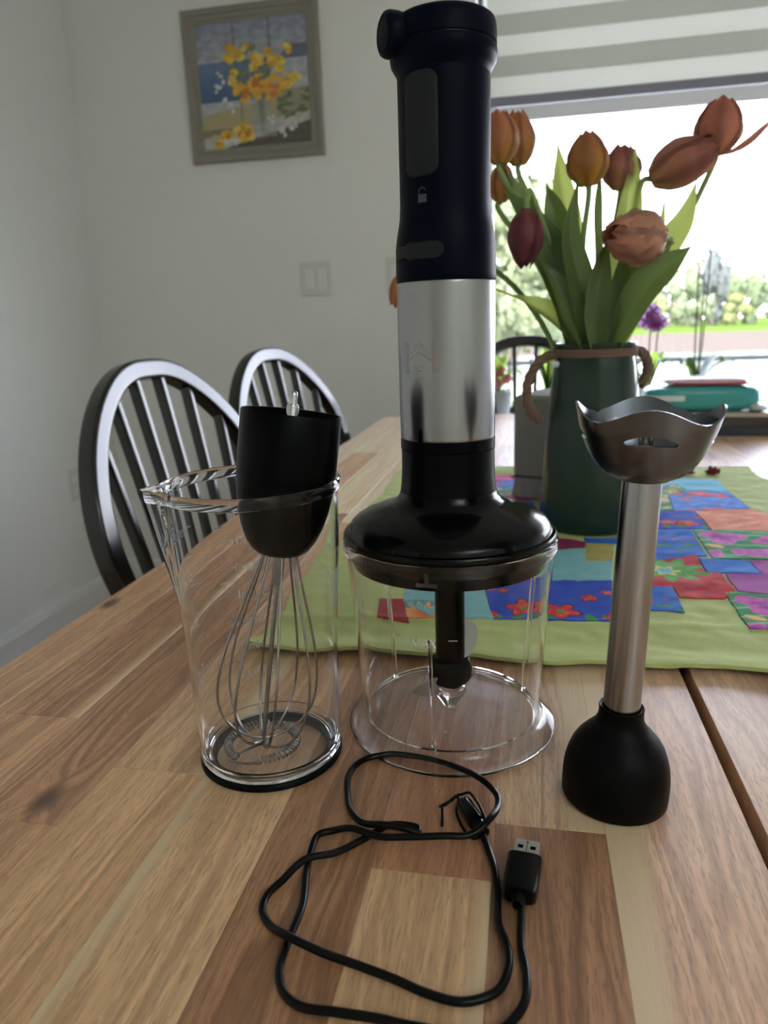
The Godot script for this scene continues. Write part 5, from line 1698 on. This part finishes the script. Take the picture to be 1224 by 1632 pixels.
# ---------------------------------------------------------------- potted plants on the window sill
func build_sill_plants() -> void:
	var pot := mat(rgb(216, 218, 214), 0.3)
	var soil := mat(rgb(70, 56, 44), 0.95)
	var lf := mat(rgb(38, 66, 36), 0.35)
	lf.backlight_enabled = true
	lf.backlight = Color(0.24, 0.3, 0.14)
	var pale := mat(rgb(150, 186, 90), 0.4)
	pale.backlight_enabled = true
	pale.backlight = Color(0.8, 0.9, 0.4)
	var stick := mat(rgb(46, 58, 40), 0.7)
	var pink := mat(rgb(232, 92, 124), 0.6)
	pink.backlight_enabled = true
	pink.backlight = Color(0.7, 0.6, 0.6)
	var purple := mat(rgb(128, 40, 120), 0.6)
	purple.backlight_enabled = true
	purple.backlight = Color(0.6, 0.5, 0.6)
	var lfs := [lf, pale]
	# label, x, flower colour, leaves [azimuth, length, rise, material], stems [dx, dz, height], blooms [dx, y, dz, size]
	var specs := [
		["purple-flowered orchid in a white pot on the sill right of the vase", 0.395, purple, [[70, 0.08, 0.10, 0], [20, 0.10, 0.12, 1], [-70, 0.12, 0.08, 0], [150, 0.11, 0.1, 0]], [[0.0, 0.0, 0.25], [0.018, 0.01, 0.22]], [[0.004, 0.335, 0.0, 0.030], [0.026, 0.300, 0.01, 0.028], [-0.012, 0.305, 0.0, 0.030], [0.010, 0.29, 0.012, 0.024]]],
		["orchid without blooms tied to tall thin stakes on the sill near the teal pack", 0.545, null, [[60, 0.14, 0.09, 0], [-40, 0.09, 0.10, 0], [-100, 0.06, 0.08, 1], [120, 0.1, 0.1, 0]], [[-0.012, 0.0, 0.40], [0.012, 0.004, 0.43], [0.002, 0.01, 0.34]], []],
		["pink-flowered plant in a white pot on the sill behind the far chair", -0.09, pink, [[40, 0.13, 0.07, 1], [-40, 0.12, 0.1, 0], [90, 0.08, 0.08, 0], [-100, 0.12, 0.06, 0], [10, 0.1, 0.12, 1]], [[0.0, 0.0, 0.15], [0.03, 0.0, 0.12]], [[0.005, 0.16, 0.01, 0.024], [-0.02, 0.14, 0.012, 0.024], [0.03, 0.135, 0.02, 0.022], [-0.005, 0.12, 0.03, 0.02]]],
		["leafy green plant on the sill between the far chair and the vase", 0.075, null, [[0, 0.12, 0.14, 1], [50, 0.13, 0.11, 0], [-45, 0.09, 0.11, 0], [100, 0.12, 0.08, 0], [-110, 0.07, 0.08, 0], [25, 0.1, 0.16, 0]], [[0.0, 0.0, 0.1]], []]]
	for s in specs:
		var t := thing("potted_plant", s[0], "plant", Vector3(s[1], WY0, WALL_Z + 0.075), "potted plants on the window sill")
		part(t, "pot", lathe(P([0.0, 0.0, 0.034, 0.0, 0.037, 0.003, 0.047, 0.082, 0.049, 0.084, 0.049, 0.092, 0.045, 0.093, 0.043, 0.082, 0.0, 0.08]), 40), pot)
		part(t, "soil", lathe(P([0.0435, 0.081, 0.03, 0.086, 0.0, 0.088]), 24), soil)
		for l in s[3]:
			var a := deg_to_rad(l[0])
			var d := Vector3(sin(a), 0, cos(a) * 0.45)
			var pts := spline(PackedVector3Array([Vector3(0, 0.085, 0), d * l[1] * 0.35 + Vector3.UP * (0.085 + l[2] * 0.75), d * l[1] * 0.75 + Vector3.UP * (0.085 + l[2]), d * l[1] + Vector3.UP * (0.085 + l[2] * 0.8)]), 6)
			var n := pts.size()
			part(t, "leaf", grid(6, n - 1, func(u: float, v: float) -> Vector3:
				var i := int(round(v * (n - 1)))
				var tg := (pts[mini(i + 1, n - 1)] - pts[maxi(i - 1, 0)]).normalized()
				var side := tg.cross(Vector3.UP).normalized()
				var w := 0.024 * pow(sin(PI * clampf(0.08 + 0.92 * v, 0, 1)), 0.7) if v < 0.999 else 0.0004
				return pts[i] + side * (u * 2.0 - 1.0) * w + Vector3.UP * absf(u * 2.0 - 1.0) * w * 0.3), lfs[l[3]])
		for q in s[4]:
			part(t, "stem", tube(spline(PackedVector3Array([Vector3(q[0] * 0.4, 0.08, q[1]), Vector3(q[0], 0.08 + q[2] * 0.5, q[1]), Vector3(q[0] * 1.3, 0.08 + q[2], q[1])]), 5), 0.0022, 7), stick)
		for q in s[5]:
			begin()
			for k in 5:
				var a: float = TAU * k / 5.0 + q[0] * 40.0
				add_grid(4, 5, func(u: float, v: float) -> Vector3:
					var w: float = q[3] * 0.5 * sin(PI * clampf(0.1 + 0.9 * v, 0, 1))
					var d := Vector3(cos(a), sin(a), 0.25)
					var c := Vector3(-sin(a), cos(a), 0)
					return Vector3(q[0], q[1], q[2]) + d * v * q[3] + c * (u * 2.0 - 1.0) * w)
			part(t, "bloom", done(), s[2])
